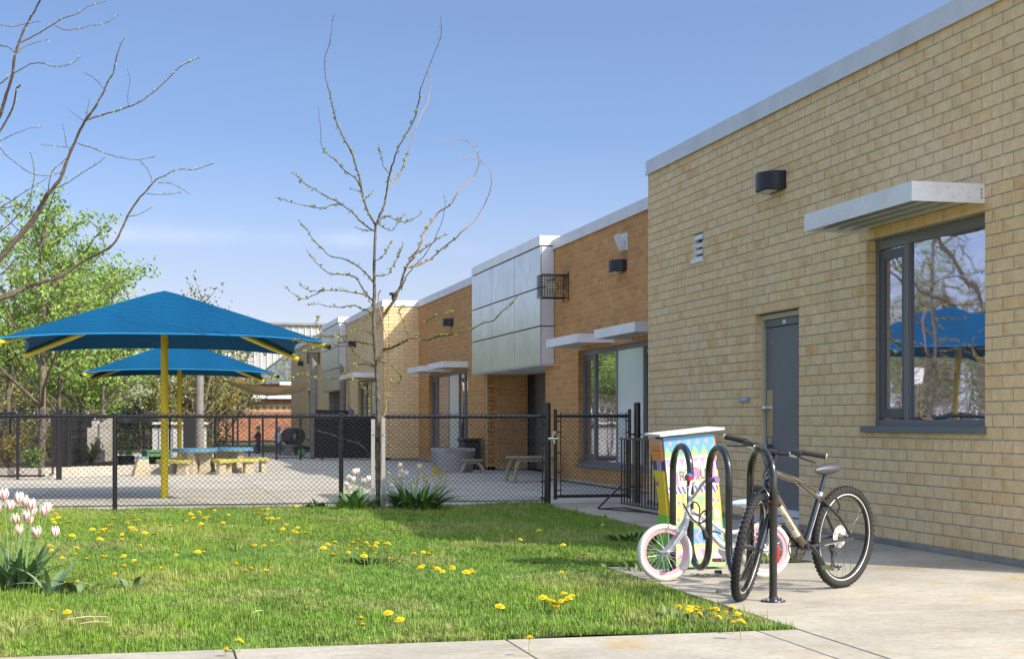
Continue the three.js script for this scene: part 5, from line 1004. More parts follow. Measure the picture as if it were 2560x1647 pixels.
  mesh('chainring', [.094, .074, .056].map((q, k) => new THREE.TorusGeometry(q, .0045, 6, 44).scale(1, 1, .6).translate(0, 0, .052 - k * .007)).concat([0, 1, 2, 3, 4].map((k) => box(.085, .016, .006, .045, 0, .047).rotateZ(k * 1.257))).concat(Array.from({ length: 40 }, (_, k) => box(.007, .007, .003, .100, 0, .052).rotateZ(k * .157))), phy([.16, .12, .075], { roughness: .4, metalness: .8 }), cr);
  const ang = -2.28; for (const [s, a] of [[1, ang + Math.PI], [-1, ang]]) { const e = V(Math.cos(a) * .17, Math.sin(a) * .17, s * .088); mesh('crank_arm', tube([V(0, 0, s * .065), e.clone().multiplyScalar(.5).setZ(s * .082), e], [.015, .012, .013], 10), dark, cr);
    const pd = group('pedal', cr); pd.position.copy(e).add(V(0, 0, s * .055)); mesh('cage', [box(.095, .012, .008, 0, 0, .045), box(.095, .012, .008, 0, 0, -.045), box(.008, .020, .09, .045, 0, 0), box(.008, .020, .09, -.045, 0, 0)].concat([-3, -1, 1, 3].flatMap((k) => [box(.004, .008, .01, .045, .013, k * .012), box(.004, .008, .01, -.045, .013, k * .012)])), s < 0 ? M.chrome : M.steel, pd); mesh('spindle', [bar(V(0, 0, -.05), V(0, 0, .05), .011, .011, 10), box(.07, .018, .05, 0, 0, 0, .004)], dark, pd); }
  mesh('chain', [tube([V(bb.x, bb.y + .094, .052), V(.2, .375, .05), V(0, R + .045, .048)], .0035, 5), tube([V(bb.x, bb.y - .094, .052), V(.2, .17, .05), V(.03, .135, .05), V(.012, .2, .05)], .0035, 5)], phy([.12, .10, .07], { roughness: .5, metalness: .7 }), t);
  mesh('derailleur', [tube([V(0, R - .02, .07), V(.03, R - .09, .075), V(.02, .22, .062), V(.03, .145, .055)], [.014, .018, .014, .012], 8), new THREE.TorusGeometry(.018, .006, 6, 16).translate(.03, .14, .055), new THREE.TorusGeometry(.018, .006, 6, 16).translate(.015, .215, .055)], dark, t);
  mesh('rear_brake', [-1, 1].map((s) => tube([V(.135, .50, s * .035), V(.11, .545, s * .04), V(.13, .60, s * .02)], [.009, .008, .005], 8)).concat([tube([V(.13, .60, .02), V(.13, .61, 0), V(.13, .60, -.02)], .003, 5)]), dark, t);
  // steering assembly: fork, front wheel, bars
  const st = new THREE.Group(); st.name = 'steering'; t.add(st); st.position.copy(hb);
  const axis = ht.clone().sub(hb).normalize(); st.quaternion.setFromAxisAngle(axis, .46);
  const A = V(1.05, R, 0).sub(hb), crown = axis.clone().multiplyScalar(-.028);
  const fw = wheel(st, 'front_wheel', R, .026, m, { knobs: true, spokes: 32, spokeR: .0011, sidewall: true }); fw.position.copy(A);
  const down = A.clone().sub(crown).normalize();
  mesh('fork', [-1, 1].flatMap((s) => { const off = V(0, 0, s * .062), a = crown.clone().add(off).add(V(.018, -.01, 0)), b = A.clone().add(off).add(V(.01, 0, 0)); return [bar(a, a.clone().lerp(b, .45), .0155, .0155, 14), bar(a.clone().lerp(b, .36), b, .022, .019, 14), box(.05, .05, .014, b.x, b.y, b.z, .005)]; }).concat([box(.06, .04, .155, crown.x + .012, crown.y, 0, .012), tube([V(crown.x + .055, crown.y - .14, -.06), V(crown.x + .10, crown.y - .045, 0), V(crown.x + .055, crown.y - .14, .06)], .010, 8)]), dark, st);
  mesh('front_brake', [-1, 1].map((s) => tube([A.clone().lerp(crown, .62).add(V(.03, 0, s * .05)), A.clone().lerp(crown, .80).add(V(.045, .01, s * .058)), A.clone().lerp(crown, .90).add(V(.05, .02, s * .03))], [.009, .008, .005], 8)).concat([tube([A.clone().lerp(crown, .90).add(V(.05, .02, -.03)), A.clone().lerp(crown, .96).add(V(.06, .035, 0)), A.clone().lerp(crown, .90).add(V(.05, .02, .03))], .003, 5)]), M.steel, st);
  const stemTop = ht.clone().sub(hb).add(axis.clone().multiplyScalar(.07)), bc = stemTop.clone().add(V(.085, .03, 0));
  mesh('stem', [bar(ht.clone().sub(hb), stemTop.clone().add(axis.clone().multiplyScalar(.018)), .018, .018, 14), bar(stemTop, bc, .017, .018, 14), bar(bc.clone().add(V(0, 0, -.025)), bc.clone().add(V(0, 0, .025)), .021, .021, 14)], dark, st);
  const hp = (z, y, x = 0) => bc.clone().add(V(x, y, z)), hbar = [hp(-.31, .035, -.045), hp(-.16, .035, -.015), hp(-.09, .008, 0), hp(0, 0, 0), hp(.09, .008, 0), hp(.16, .035, -.015), hp(.31, .035, -.045)];
  mesh('handlebar', tube(smooth(hbar, 4), .0115, 12), dark, st);
  for (const s of [-1, 1]) {
    const g0 = hp(s * .185, .0355, -.02), g1 = hp(s * .318, .035, -.046);
    mesh('grip', [bar(g0, g1, .0165, .0165, 16), bar(g0.clone().lerp(g1, -.05), g0, .019, .019, 16)], phy([.03, .028, .026], { roughness: .85 }), st);
    mesh('grip_end', bar(g1, g1.clone().lerp(g0, -.05), .0175, .0175, 16), phy([.6, .55, .45], { roughness: .5 }), st);
    mesh('brake_lever', [box(.04, .03, .07, hp(s * .15, .03, .02).x, hp(0, .03).y, s * .15, .008), tube([hp(s * .14, .02, .03), hp(s * .20, .005, .055), hp(s * .28, -.006, .045)], [.007, .006, .005], 8)], dark, st);
    mesh('shifter', [box(.05, .024, .05, hp(0, 0, .012).x, hp(0, .008).y, s * .135, .008), new THREE.SphereGeometry(.009, 8, 6).translate(hp(0, 0, .035).x, hp(0, .02).y, s * .112)], M.steel, st);
    mesh('cable', tube(smooth([hp(s * .13, .02, .03), hp(s * .08, .05, .09), hp(s * .02, -.05, .11), hp(s * -.02, -.16, .04), hb.clone().sub(hb).add(V(-.04, .02, s * .03))], 5), .0026, 6), M.rubber, st);
  }
  const badge = printed(128, 160, (c, w, h) => { c.fillStyle = '#10131c'; c.fillRect(0, 0, w, h); c.strokeStyle = '#e6e6e6'; c.lineWidth = 9; c.beginPath(); c.moveTo(64, 14); c.lineTo(112, 60); c.lineTo(86, 130); c.lineTo(30, 138); c.lineTo(16, 70); c.closePath(); c.stroke(); c.beginPath(); c.moveTo(16, 70); c.lineTo(112, 60); c.moveTo(64, 14); c.lineTo(58, 66); c.lineTo(30, 138); c.stroke(); });
  tubeDecal(lerp(hb, ht, .2), lerp(hb, ht, .95), .0258, Math.PI * .12, 2.0, badge, fr, 'head_badge');
  mesh('cable', [tube(smooth([V(.9, .62, -.05), V(.93, .58, -.085), V(.92, .50, -.09)], 4), .004, 6), tube(smooth([V(.9, .63, -.055), V(.945, .57, -.095), V(.93, .49, -.095)], 4), .004, 6)], phy([.32, .06, .03], { roughness: .5 }), t);
}
{ // child's white bicycle
  const front = V(3.43, 0, -9.74), rear = V(4.175, 0, -9.79), dir = front.clone().sub(rear).normalize();
  const t = thing('child_bike', 'small white child bicycle with pink rims and pale blue saddle', 'bicycle', [rear.x, 0, rear.z]);
  t.rotation.order = 'YXZ'; t.rotation.y = Math.atan2(-dir.z, dir.x); t.rotation.x = .03;
  const white = phy([.78, .78, .77], { roughness: .3, clearcoat: .4, map: T.metal }), R = .198;
  const m = { tyre: phy([.80, .77, .70], { roughness: .75, map: T.metal }), rim: phy([.72, .40, .46], { roughness: .4 }), sidewall: white, hub: M.chrome, spoke: phy([.8, .8, .8], { roughness: .25, metalness: .7 }) };
  const rw = wheel(t, 'rear_wheel', R, .0225, m, { spokes: 28, spokeR: .0014 }); rw.position.set(0, R, 0);
  mesh('reflector', box(.028, .11, .008, -.09, -.03, -.012, .003), phy([.6, .02, .02], { roughness: .25 }), rw);
  const bb = V(.235, .205, 0), hb = V(.60, .42, 0), ht = V(.575, .52, 0), st0 = V(.15, .44, 0), fr = group('frame', t);
  mesh('main_tube', tube(smooth([hb.clone().lerp(ht, .35), V(.45, .36, 0), V(.33, .24, 0), bb], 4), .021, 14), white, fr);
  mesh('upper_tube', tube(smooth([ht.clone().lerp(hb, .3), V(.44, .42, 0), V(.30, .33, 0), V(.17, .33, 0)], 4), .016, 12), white, fr);
  mesh('head_tube', bar(hb, ht, .020, .020, 14), white, fr); mesh('seat_tube', bar(bb, st0, .016, .016, 12), white, fr);
  for (const s of [-1, 1]) { mesh('chain_stay', tube([bb.clone().add(V(0, 0, s * .025)), V(.1, .2, s * .05), V(0, R, s * .058)], .010, 8), white, fr); mesh('seat_stay', tube([V(.17, .34, s * .018), V(.08, .29, s * .05), V(0, R, s * .058)], .008, 8), white, fr); }
  mesh('chain_guard', prism([[-.02, -.035], [.10, -.075], [.27, -.085], [.33, -.02], [.30, .055], [.2, .07], [.02, .05]], .012, .004).translate(.0, R + .01, .055), white, t);
  mesh('seat_post', bar(st0, V(.132, .505, 0), .012, .012, 10), M.chrome, t);
  { const g = new THREE.SphereGeometry(1, 22, 12), p = g.attributes.position; for (let i = 0; i < p.count; i++) { const x = p.getX(i), f = (x + 1) / 2; p.setXYZ(i, x * .12, p.getY(i) * .026 + .016 * (1 - f) * (1 - f), p.getZ(i) * (.075 - .05 * f)); } g.computeVertexNormals(); mesh('saddle', g.translate(.15, .525, 0), phy([.45, .62, .78], { roughness: .45 }), t); mesh('saddle_spring', [-1, 1].map((s) => tube([V(.2, .51, s * .02), V(.13, .495, s * .025), V(.08, .51, s * .03)], .004, 6)), M.chrome, t); }
  const cr = group('crankset', t); cr.position.copy(bb);
  mesh('axle', bar(V(0, 0, -.07), V(0, 0, .07), .018, .018, 14), M.chrome, cr);
  for (const [s, a] of [[1, -.9], [-1, -.9 + Math.PI]]) { const e = V(Math.cos(a) * .10, Math.sin(a) * .10, s * .08); mesh('crank_arm', tube([V(0, 0, s * .068), e], .009, 8), M.chrome, cr); mesh('pedal', box(.075, .024, .07, e.x, e.y, e.z + s * .045, .006), phy([.5, .12, .24], { roughness: .5 }), cr); }
  const st = new THREE.Group(); st.name = 'steering'; t.add(st); st.position.copy(hb); const axis = ht.clone().sub(hb).normalize(); st.quaternion.setFromAxisAngle(axis, -.10);
  const A = V(.757, R, 0).sub(hb), fw = wheel(st, 'front_wheel', R, .0225, m, { spokes: 28, spokeR: .0014 }); fw.position.copy(A);
  mesh('fork', [-1, 1].map((s) => tube(smooth([V(-.003, .0, s * .018), V(.02, -.05, s * .045), V(.08, -.14, s * .05), A.clone().add(V(0, 0, s * .055))], 3), [.017, .017, .017, .017, .016, .015, .014, .013, .013, .013].slice(0, 10), 10)), white, st);
  const stem = ht.clone().sub(hb), bc = stem.clone().add(V(-.02, .10, 0));
  mesh('stem', [bar(stem, bc.clone().add(V(.0, -.05, 0)), .014, .014, 12), bar(bc.clone().add(V(0, -.05, -.02)), bc.clone().add(V(0, -.05, .02)), .02, .02, 12)], white, st);
  mesh('handlebar', tube(smooth([bc.clone().add(V(-.09, .07, -.24)), bc.clone().add(V(-.05, .065, -.15)), bc.clone().add(V(0, -.04, -.05)), bc.clone().add(V(0, -.05, 0)), bc.clone().add(V(0, -.04, .05)), bc.clone().add(V(-.05, .065, .15)), bc.clone().add(V(-.09, .07, .24))], 4), .011, 10), white, st);
  for (const s of [-1, 1]) { const a = bc.clone().add(V(-.058, .066, s * .165)), b = bc.clone().add(V(-.096, .071, s * .25)); mesh('grip', [bar(a, b, .017, .017, 14), bar(b, b.clone().lerp(a, -.06), .026, .024, 14)], s < 0 ? phy([.22, .14, .32], { roughness: .6 }) : white, st); }
  const bell = bc.clone().add(V(-.02, .09, .11)); mesh('bell', [new THREE.SphereGeometry(.028, 16, 10).scale(1, .7, 1).translate(bell.x, bell.y + .012, bell.z)], phy([.07, .10, .42], { roughness: .3, clearcoat: .6 }), st); mesh('bell_base', [bar(bell.clone().add(V(0, -.02, 0)), bell.clone().add(V(0, .008, 0)), .026, .029, 16), box(.02, .012, .05, bell.x, bell.y - .004, bell.z + .035, .004)], phy([.55, .03, .03], { roughness: .35, clearcoat: .5 }), st);
  mesh('brake_cable', tube(smooth([bc.clone().add(V(-.02, .05, -.16)), bc.clone().add(V(.09, .01, -.14)), bc.clone().add(V(.10, -.09, -.10)), bc.clone().add(V(0, -.22, -.04)), V(-.08, -.03, -.02)], 5), .0035, 6), white, st);
}
{ // cable lock looped over frame and rack, chain on the ground
  const t = thing('cable_lock', 'coiled black cable lock looped round rack and white bicycle', 'lock', [RX, .3, -9.7]);
  const z = (x, y, d) => at(1560 + x * .3507, 1020 + y * .3507, d), w = [z(425, 680, 10.25), z(450, 730, 10.2), z(500, 800, 10.15), z(545, 820, 10.1), z(600, 780, 10.08), z(605, 735, 10.1), z(570, 735, 10.15), z(540, 780, 10.2), z(545, 840, 10.12), z(575, 885, 10.1)], w2 = [z(480, 730, 10.2), z(485, 680, 10.3), z(515, 672, 10.35), z(540, 710, 10.3), z(535, 760, 10.25), z(505, 750, 10.2)];
  part('cable', [tube(smooth(w, 6), .0055, 8), tube(smooth(w2, 6), .0055, 8), tube(smooth([z(600, 888, 10.1), z(650, 880, 10.1), z(690, 895, 10.15)], 4), .0055, 8)], M.rubber, t); part('lock_barrel', bar(z(570, 870, 10.1), z(590, 930, 10.08), .014, .022, 14), M.rubber, t);
  const c = thing('lock_chain', 'steel chain lying on the concrete under the rack', 'chain', [RX, 0, -9.95]); const a = onGround(1728, 1440), b = onGround(1815, 1440);
  for (let k = 0; k < 26; k++) { const p = a.clone().lerp(b, k / 25).add(V(0, .006, .03 * Math.sin(k * .9))); part('link', new THREE.TorusGeometry(.011, .003, 5, 12).scale(1.35, 1, 1).rotateX(k % 2 ? 1.2 : .35).rotateY(rr(-.5, .5)).translate(p.x, p.y, p.z), M.steel, c); }
  const s = onGround(1796, 1436); part('padlock', box(.05, .03, .035, s.x, .017, s.z, .006), M.lampBlack, c);
  const st = onGround(1797, 1481), pebble = mesh('pebble', new THREE.IcosahedronGeometry(.016, 1).scale(1.3, .6, 1), M.kerb); pebble.position.set(st.x, .007, st.z); tag(pebble, 'small dark pebble on the concrete near bicycle tyre', 'pebble');
}
{ // hand-painted wooden cabinet behind the rack
  const t = thing('painted_cabinet', 'hand painted wooden cabinet with bright zigzags, triangles and white lid', 'cabinet', [3.845, 0, -10.58], .06);
  const art = printed(768, 1536, (c, w, h) => {
    const R = (f, x, y, a, b) => { c.fillStyle = f; c.fillRect(x, y, a, b); }, P = (f, q) => { c.fillStyle = f; c.beginPath(); q.forEach(([x, y], i) => (i ? c.lineTo(x, y) : c.moveTo(x, y))); c.fill(); };
    R('#f2e7c8', 0, 0, w, h); R('#5aa8dc', 0, 0, w, 240);
    for (let k = 0; k < 6; k++) { P('#a6d878', [[k * 140 - 30, 250], [k * 140 + 45, 110], [k * 140 + 118, 250]]); P('#f29aa8', [[k * 140 + 95, 40], [k * 140 + 122, 75], [k * 140 + 95, 112], [k * 140 + 68, 75]]); }
    R('#f4ead2', 0, 240, w, 60); for (let k = 0; k < 8; k++) P('#b79be0', [[k * 104 - 10, 262], [k * 104 + 94, 262], [k * 104 + 42, 370]]);
    P('#f3cfa4', [[250, 560], [520, 330], [560, 560]]); P('#dedbd2', [[120, 560], [470, 300], [560, 320], [260, 600]]);
    P('#e08ac2', [[20, 500], [170, 410], [170, 590]]); P('#e88fc0', [[w - 20, 330], [w - 170, 470], [w - 40, 580]]); c.fillStyle = '#dd8fd0'; c.beginPath(); c.arc(440, 450, 76, 0, 7); c.fill();
    c.strokeStyle = '#4d4846'; c.lineWidth = 10; c.font = '150px sans-serif'; c.textAlign = 'center'; c.strokeText('R', 225, 520); c.beginPath(); c.arc(320, 460, 62, 0, 6.4); c.stroke(); c.beginPath(); c.arc(330, 460, 26, 2, 8); c.stroke(); c.beginPath(); c.arc(440, 452, 62, 0, 6.4); c.moveTo(470, 490); c.lineTo(515, 540); c.stroke(); c.beginPath(); c.arc(448, 452, 26, 2, 8); c.stroke(); c.strokeText('U', 555, 510);
    R('#f1ede6', 0, 590, w, 86); for (let k = -1; k < 13; k++) P('#6a54a0', [[k * 66, 590], [k * 66 + 36, 590], [k * 66 + 76, 676], [k * 66 + 40, 676]]); c.font = 'bold 70px sans-serif'; c.fillStyle = '#6a4fae'; c.fillText('ES', 450, 660);
    R('#efe27a', 0, 676, w, 330); P('#8fd88a', [[400, 720], [560, 720], [480, 850]]); for (const [x, y] of [[120, 760], [210, 830], [330, 900], [440, 980], [650, 740], [730, 745], [90, 960]]) R('#d982bd', x, y, 48, 44); P('#f2e6d8', [[640, 960], [700, 840], [760, 970]]); R('#f1e2c4', 380, 900, 44, 44);
    R('#a9db6c', 0, 1006, w, 90); R('#6fbb45', 560, 900, 110, 150); R('#f2e7d2', 680, 1010, 80, 76);
    R('#5aa4d8', 0, 1096, w, 170); for (let k = 0; k < 5; k++) { c.strokeStyle = '#e9a0c6'; c.lineWidth = 26; c.beginPath(); c.moveTo(k * 190 + 60, 1096); c.lineTo(k * 190 - 20, 1180); c.lineTo(k * 190 + 60, 1266); c.stroke(); }
    R('#f1e68c', 0, 1266, w, 60); for (let k = 0; k < 6; k++) P(k % 2 ? '#d88fc4' : '#f0d9b8', [[k * 130, 1326], [k * 130 + 130, 1326], [k * 130 + 65, 1440]]); R('#a4d683', 0, 1440, w, 96); P('#d982bd', [[20, 1440], [160, 1350], [200, 1440]]);
    c.fillStyle = 'rgba(255,250,240,.16)'; c.fillRect(0, 0, w, h);
    for (let k = 0; k < 9000; k++) { c.fillStyle = `rgba(${rnd() < .5 ? '255,255,255' : '70,50,30'},${.05 * rnd()})`; c.fillRect(rnd() * w, rnd() * h, 2 + rnd() * 10, 1 + rnd() * 3); }
  });
  const sideArt = printed(256, 1536, (c, w, h) => { const R = (f, y, b) => { c.fillStyle = f; c.fillRect(0, y, w, b); }; R('#d9a48c', 0, 120); R('#e88a45', 120, 180); R('#8a6a5a', 180, 8); R('#4a2f7d', 300, 110); c.fillStyle = '#f2eee6'; for (let k = 0; k < 3; k++) c.fillRect(170 + k * 24, 300, 9, 110); R('#eec82e', 410, 500); c.fillStyle = '#b95aa6'; c.fillRect(20, 540, 150, 50); R('#7fc447', 910, 626); for (let k = 0; k < 3000; k++) { c.fillStyle = `rgba(60,40,20,${.07 * rnd()})`; c.fillRect(rnd() * w, rnd() * h, 2 + rnd() * 5, 6 + rnd() * 30); } });
  const paint = std([.86, .86, .86], { map: art, roughness: .55, bumpMap: T.wood, bumpScale: .0006 }), paintSide = std([1, 1, 1], { map: sideArt, roughness: .55 });
  const W = .40, H = .97, D = .21;
  // front board leans back towards its foot
  const fb = new THREE.BoxGeometry(W, H, .02, 1, 1, 1), p = fb.attributes.position; for (let i = 0; i < p.count; i++) { const f = .5 - p.getY(i) / H; p.setX(i, p.getX(i) + f * .10); p.setY(i, p.getY(i) + H / 2 + .02 + p.getX(i) * .06 * (1 - f)); } fb.computeVertexNormals();
  mesh('front_board', fb.translate(0, 0, D / 2), paint, t, { uv: true });
  const prof = [[-D / 2 - .02, .985], [D / 2 - .012, .985], [D / 2 - .012, .02], [-D / 2 - .10, .02], [-D / 2 + .06, .52]];
  for (const s of [-1, 1]) { const g = prism(prof.map(([a, b]) => [a, b - (s < 0 ? .02 : -.01)]), .02).rotateY(-Math.PI / 2); const q = g.attributes.position, n = g.attributes.normal, uv = []; for (let i = 0; i < q.count; i++) { const f = 1 - q.getY(i); q.setX(i, q.getX(i) + f * .10); uv.push((q.getZ(i) + D / 2 + .12) / (D + .12), Math.max(.01, Math.min(.99, q.getY(i)))); } g.setAttribute('uv', new THREE.Float32BufferAttribute(uv, 2)); mesh('side_board', g.translate(s * (W / 2 + .011), 0, 0), paintSide, t, { uv: true }); }
  mesh('back_board', box(W, .5, .02, .02, .74, -D / 2 + .03), M.paleWood, t);
  mesh('lid', box(W + .12, .018, D + .10, 0, 0, 0, .003).rotateZ(.10).rotateX(.02).translate(.015, 1.02, .005), phy([.88, .82, .76], { roughness: .6, map: T.metal }), t);
  mesh('pencil_box', [box(.05, .08, .04, .17, .40, D / 2 + .03, .004)], std([.30, .58, .14]), t); mesh('latch', box(.025, .025, .025, .17, .455, D / 2 + .03), M.black, t);
}

// ------------------------------------------------------------------ flowers
const PETALS = { white: [.92, .88, .80], red: [.66, .035, .04], cream: [.82, .74, .50], blush: [.82, .42, .33] };
function tulipHead(open, rosy) {            // six cupped petals, white edged with red flames
  const F = [], N = 7, Wd = 4;
  for (let k = 0; k < 6; k++) {
    const inner = k % 2, pos = [], c = [], idx = [], R = inner ? .86 : 1;
    for (let i = 0; i <= N; i++) for (let j = 0; j <= Wd; j++) {
      const f = i / N, s = j / Wd * 2 - 1, half = .62 * Math.sin(Math.PI * Math.min(.97, .16 + f * .80)), rad = R * .026 * (Math.sin(Math.PI * Math.min(1, f * .72 + .12)) + open * f * f * .5), a = k * Math.PI / 3 + s * half;
      pos.push(Math.cos(a) * rad, f * .064 - .006 * s * s * f, Math.sin(a) * rad);
      const flame = Math.max(0, 1 - Math.abs(s) * 1.5) * Math.max(0, 1.15 - f * 1.25) * (rosy ? 1.3 : 1.5) + Math.max(0, .35 - f) * .6, w0 = Math.min(1, Math.max(0, (flame - .28) / .5)), w = w0 * w0 * (3 - 2 * w0);
      const base = rosy > 1 ? PETALS.cream : PETALS.white, mid = rosy ? PETALS.blush : PETALS.red;
      c.push(...base.map((v, q) => v + (mid[q] - v) * w));
      if (i && j) { const q = i * (Wd + 1) + j; idx.push(q - 1, q - Wd - 2, q, q, q - Wd - 2, q - Wd - 1); }
    }
    const g = new THREE.BufferGeometry(); g.setAttribute('position', new THREE.Float32BufferAttribute(pos, 3)); g.setAttribute('color', new THREE.Float32BufferAttribute(c, 3)); g.setIndex(idx); g.computeVertexNormals(); F.push(g.toNonIndexed());
  }
  return mergeGeometries(F);
}
const petalMat = new THREE.MeshPhysicalMaterial({ vertexColors: true, roughness: .5, transmission: .2, thickness: 0, side: THREE.DoubleSide });
const heads = [tulipHead(.1, 0), tulipHead(.5, 0), tulipHead(.2, 1), tulipHead(0, 2)].map(metreUV);
const stemMat = std([.20, .33, .10], { roughness: .55 }), bladeMat = new THREE.MeshPhysicalMaterial({ color: col(.15, .25, .10), roughness: .5, transmission: .2, thickness: 0, side: THREE.DoubleSide });
function strapLeaf(len, w, a, droop) {        // one long folded leaf
  const pos = [], idx = [], N = 8;
  for (let i = 0; i <= N; i++) { const f = i / N, out = len * (.10 * f + (.35 + droop * .6) * f * f), y = len * (f * .95 - droop * .75 * f * f), half = w * Math.sin(Math.PI * Math.min(1, .18 + f * .82)) ** .8; for (const [s, d] of [[-1, .3], [0, 0], [1, .3]]) { const q = V(out, y + d * half, s * half).applyAxisAngle(V(0, 1, 0), a); pos.push(q.x, q.y, q.z); } if (i) { const k = i * 3; for (const e of [0, 1]) idx.push(k + e - 3, k + e - 2, k + e + 1, k + e - 3, k + e + 1, k + e); } }
  const g = new THREE.BufferGeometry(); g.setAttribute('position', new THREE.Float32BufferAttribute(pos, 3)); g.setIndex(idx); g.computeVertexNormals(); return g;
}
function tulip(px, py, gx, d, kind, label, grp, leaves = 2) {
  const top = at(px, py, d), foot = at(gx, 1100, d), y0 = bump(foot.x, -foot.z), t = thing('tulip', label, 'tulip', [foot.x, y0, foot.z], 0, grp), h = V(top.x - foot.x, top.y - y0 - .03, top.z - foot.z);
  mesh('stem', tube(smooth([V(0, 0, 0), V(h.x * .35, h.y * .5, h.z * .3 + .01), h], 4), .0038, 6), stemMat, t);
  const f = new THREE.Mesh(heads[kind], petalMat); f.name = 'flower'; f.castShadow = f.receiveShadow = true; f.position.copy(h); f.rotation.set(rr(-.2, .2), rr(0, 6), rr(-.25, .25)); f.scale.setScalar(rr(1.1, 1.3)); t.add(f);
  for (let k = 0; k < leaves; k++) mesh('leaf', strapLeaf(rr(.24, .40), rr(.018, .032), rr(0, 6.28), rr(.05, .5)), bladeMat, t);
}
const kT = K(.3032, 0, 1180), kM = K(.142, 820, 1120);
kT([[30, 165], [70, 255], [145, 195], [195, 215], [255, 245], [262, 300], [352, 300], [125, 365], [205, 335], [240, 368], [300, 475], [450, 472], [152, 455], [-30, 280], [385, 275]]).forEach(([x, y], i) => tulip(x, y + 8, x * .55 + 18, 9.75 + (i % 4) * .09, [1, 0, 0, 1, 0, 1, 1, 0, 1, 0, 1, 0, 3, 1, 0][i], 'red and white flamed tulip in the tall clump near the path', 'red and white tulips in the near clump', 3));
kM([[470, 390], [515, 380], [370, 500], [440, 530], [700, 520], [620, 560], [305, 600], [350, 665]]).forEach(([x, y], i) => tulip(x, y + 4, 884 + (x - 888) * .5, 18.2 + (i % 3) * .1, 2, 'pink and white tulip in the clump left by the fence post', 'pink tulips beside the fence post', 3));
kM([[1270, 290], [1595, 310], [1290, 390], [1375, 435], [1260, 470]]).forEach(([x, y], i) => tulip(x, y + 4, 1020 + (x - 1020) * .5, 18.3 + (i % 3) * .1, i < 2 ? 3 : 2, 'cream tulip rising from the leafy clump beside the stakes', 'cream tulips beside the stakes', 3));
function leafClump(label, px, d, n, r, hgt, tints, wide = .012) {
  const p = at(px, 1100, d), t = thing('leafy_clump', label, 'plant', [p.x, bump(p.x, -p.z), p.z]), F = [];
  const by = tints.map(() => []);
  for (let k = 0; k < n; k++) { const a = rr(0, 6.28), q = Math.sqrt(rnd()) * r; by[k % tints.length].push(strapLeaf(hgt * rr(.5, 1.15), wide * rr(.6, 1.6), a, rr(.1, .9)).translate(Math.cos(a) * q * .7, 0, -Math.sin(a) * q * .7)); }
  by.forEach((g, i) => mesh('leaves', g, new THREE.MeshPhysicalMaterial({ color: col(...tints[i]), roughness: .5, transmission: .2, thickness: 0, side: THREE.DoubleSide }), t));
  return t;
}
leafClump('broad green leaf clump under the near red and white tulips', 40, 9.9, 46, .20, .36, [[.15, .26, .09], [.20, .31, .09], [.12, .22, .09]], .016);
leafClump('spreading grey green leaf clump beside the near tulips', 125, 9.6, 14, .10, .26, [[.22, .31, .17], [.17, .26, .12]], .022);
leafClump('fine leafed green clump under the pink tulips', 888, 18.3, 220, .32, .26, [[.17, .30, .05], [.22, .36, .06], [.12, .24, .045]], .009);
const weeds = leafClump('large dark green weedy clump with yellow buds beside the stakes', 1040, 18.35, 260, .42, .40, [[.11, .21, .04], [.15, .27, .05], [.085, .17, .04]], .017);
{ const g = []; for (let k = 0; k < 26; k++) { const x = rr(-.38, .4), h = rr(.30, .50), z = rr(-.15, .2); g.push(tube([V(x * .6, 0, z), V(x * .85, h * .6, z), V(x, h, z)], .003, 4)); } mesh('stalks', g, stemMat, weeds); const b = []; for (let k = 0; k < 26; k++) b.push(new THREE.IcosahedronGeometry(.014, 1).scale(1, 1.1, 1).translate(rr(-.4, .42), rr(.30, .52), rr(-.15, .2))); mesh('buds', b, std([.50, .36, .03], { roughness: .7 }), weeds); const pf = []; mesh('seed_head', new THREE.IcosahedronGeometry(.026, 2).translate(-.32, .33, .12), std([.72, .72, .70], { roughness: 1 }), weeds); }
leafClump('upright leafy weed at the foot of the fence', 800, 18.9, 26, .12, .16, [[.10, .19, .035]], .014); leafClump('small leafy weed near the fence bottom rail', 768, 18.9, 16, .07, .12, [[.11, .20, .04]], .013);
leafClump('pale grassy tuft near the path edge', 40, 7.6, 30, .07, .15, [[.30, .36, .09], [.24, .30, .07]], .004); leafClump('tall pale grass tuft in the lawn', 592, 12.6, 26, .07, .15, [[.28, .36, .08]], .004); leafClump('tall grass tuft beside rack slab edge', 1600, 11.1, 40, .22, .12, [[.15, .25, .04]], .006);
leafClump('low weedy clump with broad leaves at the slab corner', 1700, 8.35, 34, .20, .10, [[.11, .19, .035], [.15, .22, .05]], .014); leafClump('flat dock leaves lying in the grass', 330, 9.9, 5, .08, .20, [[.18, .26, .11]], .022); leafClump('flat jagged leaves beside the near tulips', 200, 9.7, 7, .12, .24, [[.18, .27, .11]], .022);
leafClump('low round weed patch in the lawn', 440, 10.4, 70, .20, .06, [[.12, .23, .035]], .012); leafClump('dandelion leaf rosette in the middle of the lawn', 925, 11.6, 60, .28, .11, [[.10, .19, .035]], .012); leafClump('weeds along the shaded lawn edge by the path', 1590, 13.6, 60, .4, .12, [[.09, .18, .03]], .016);
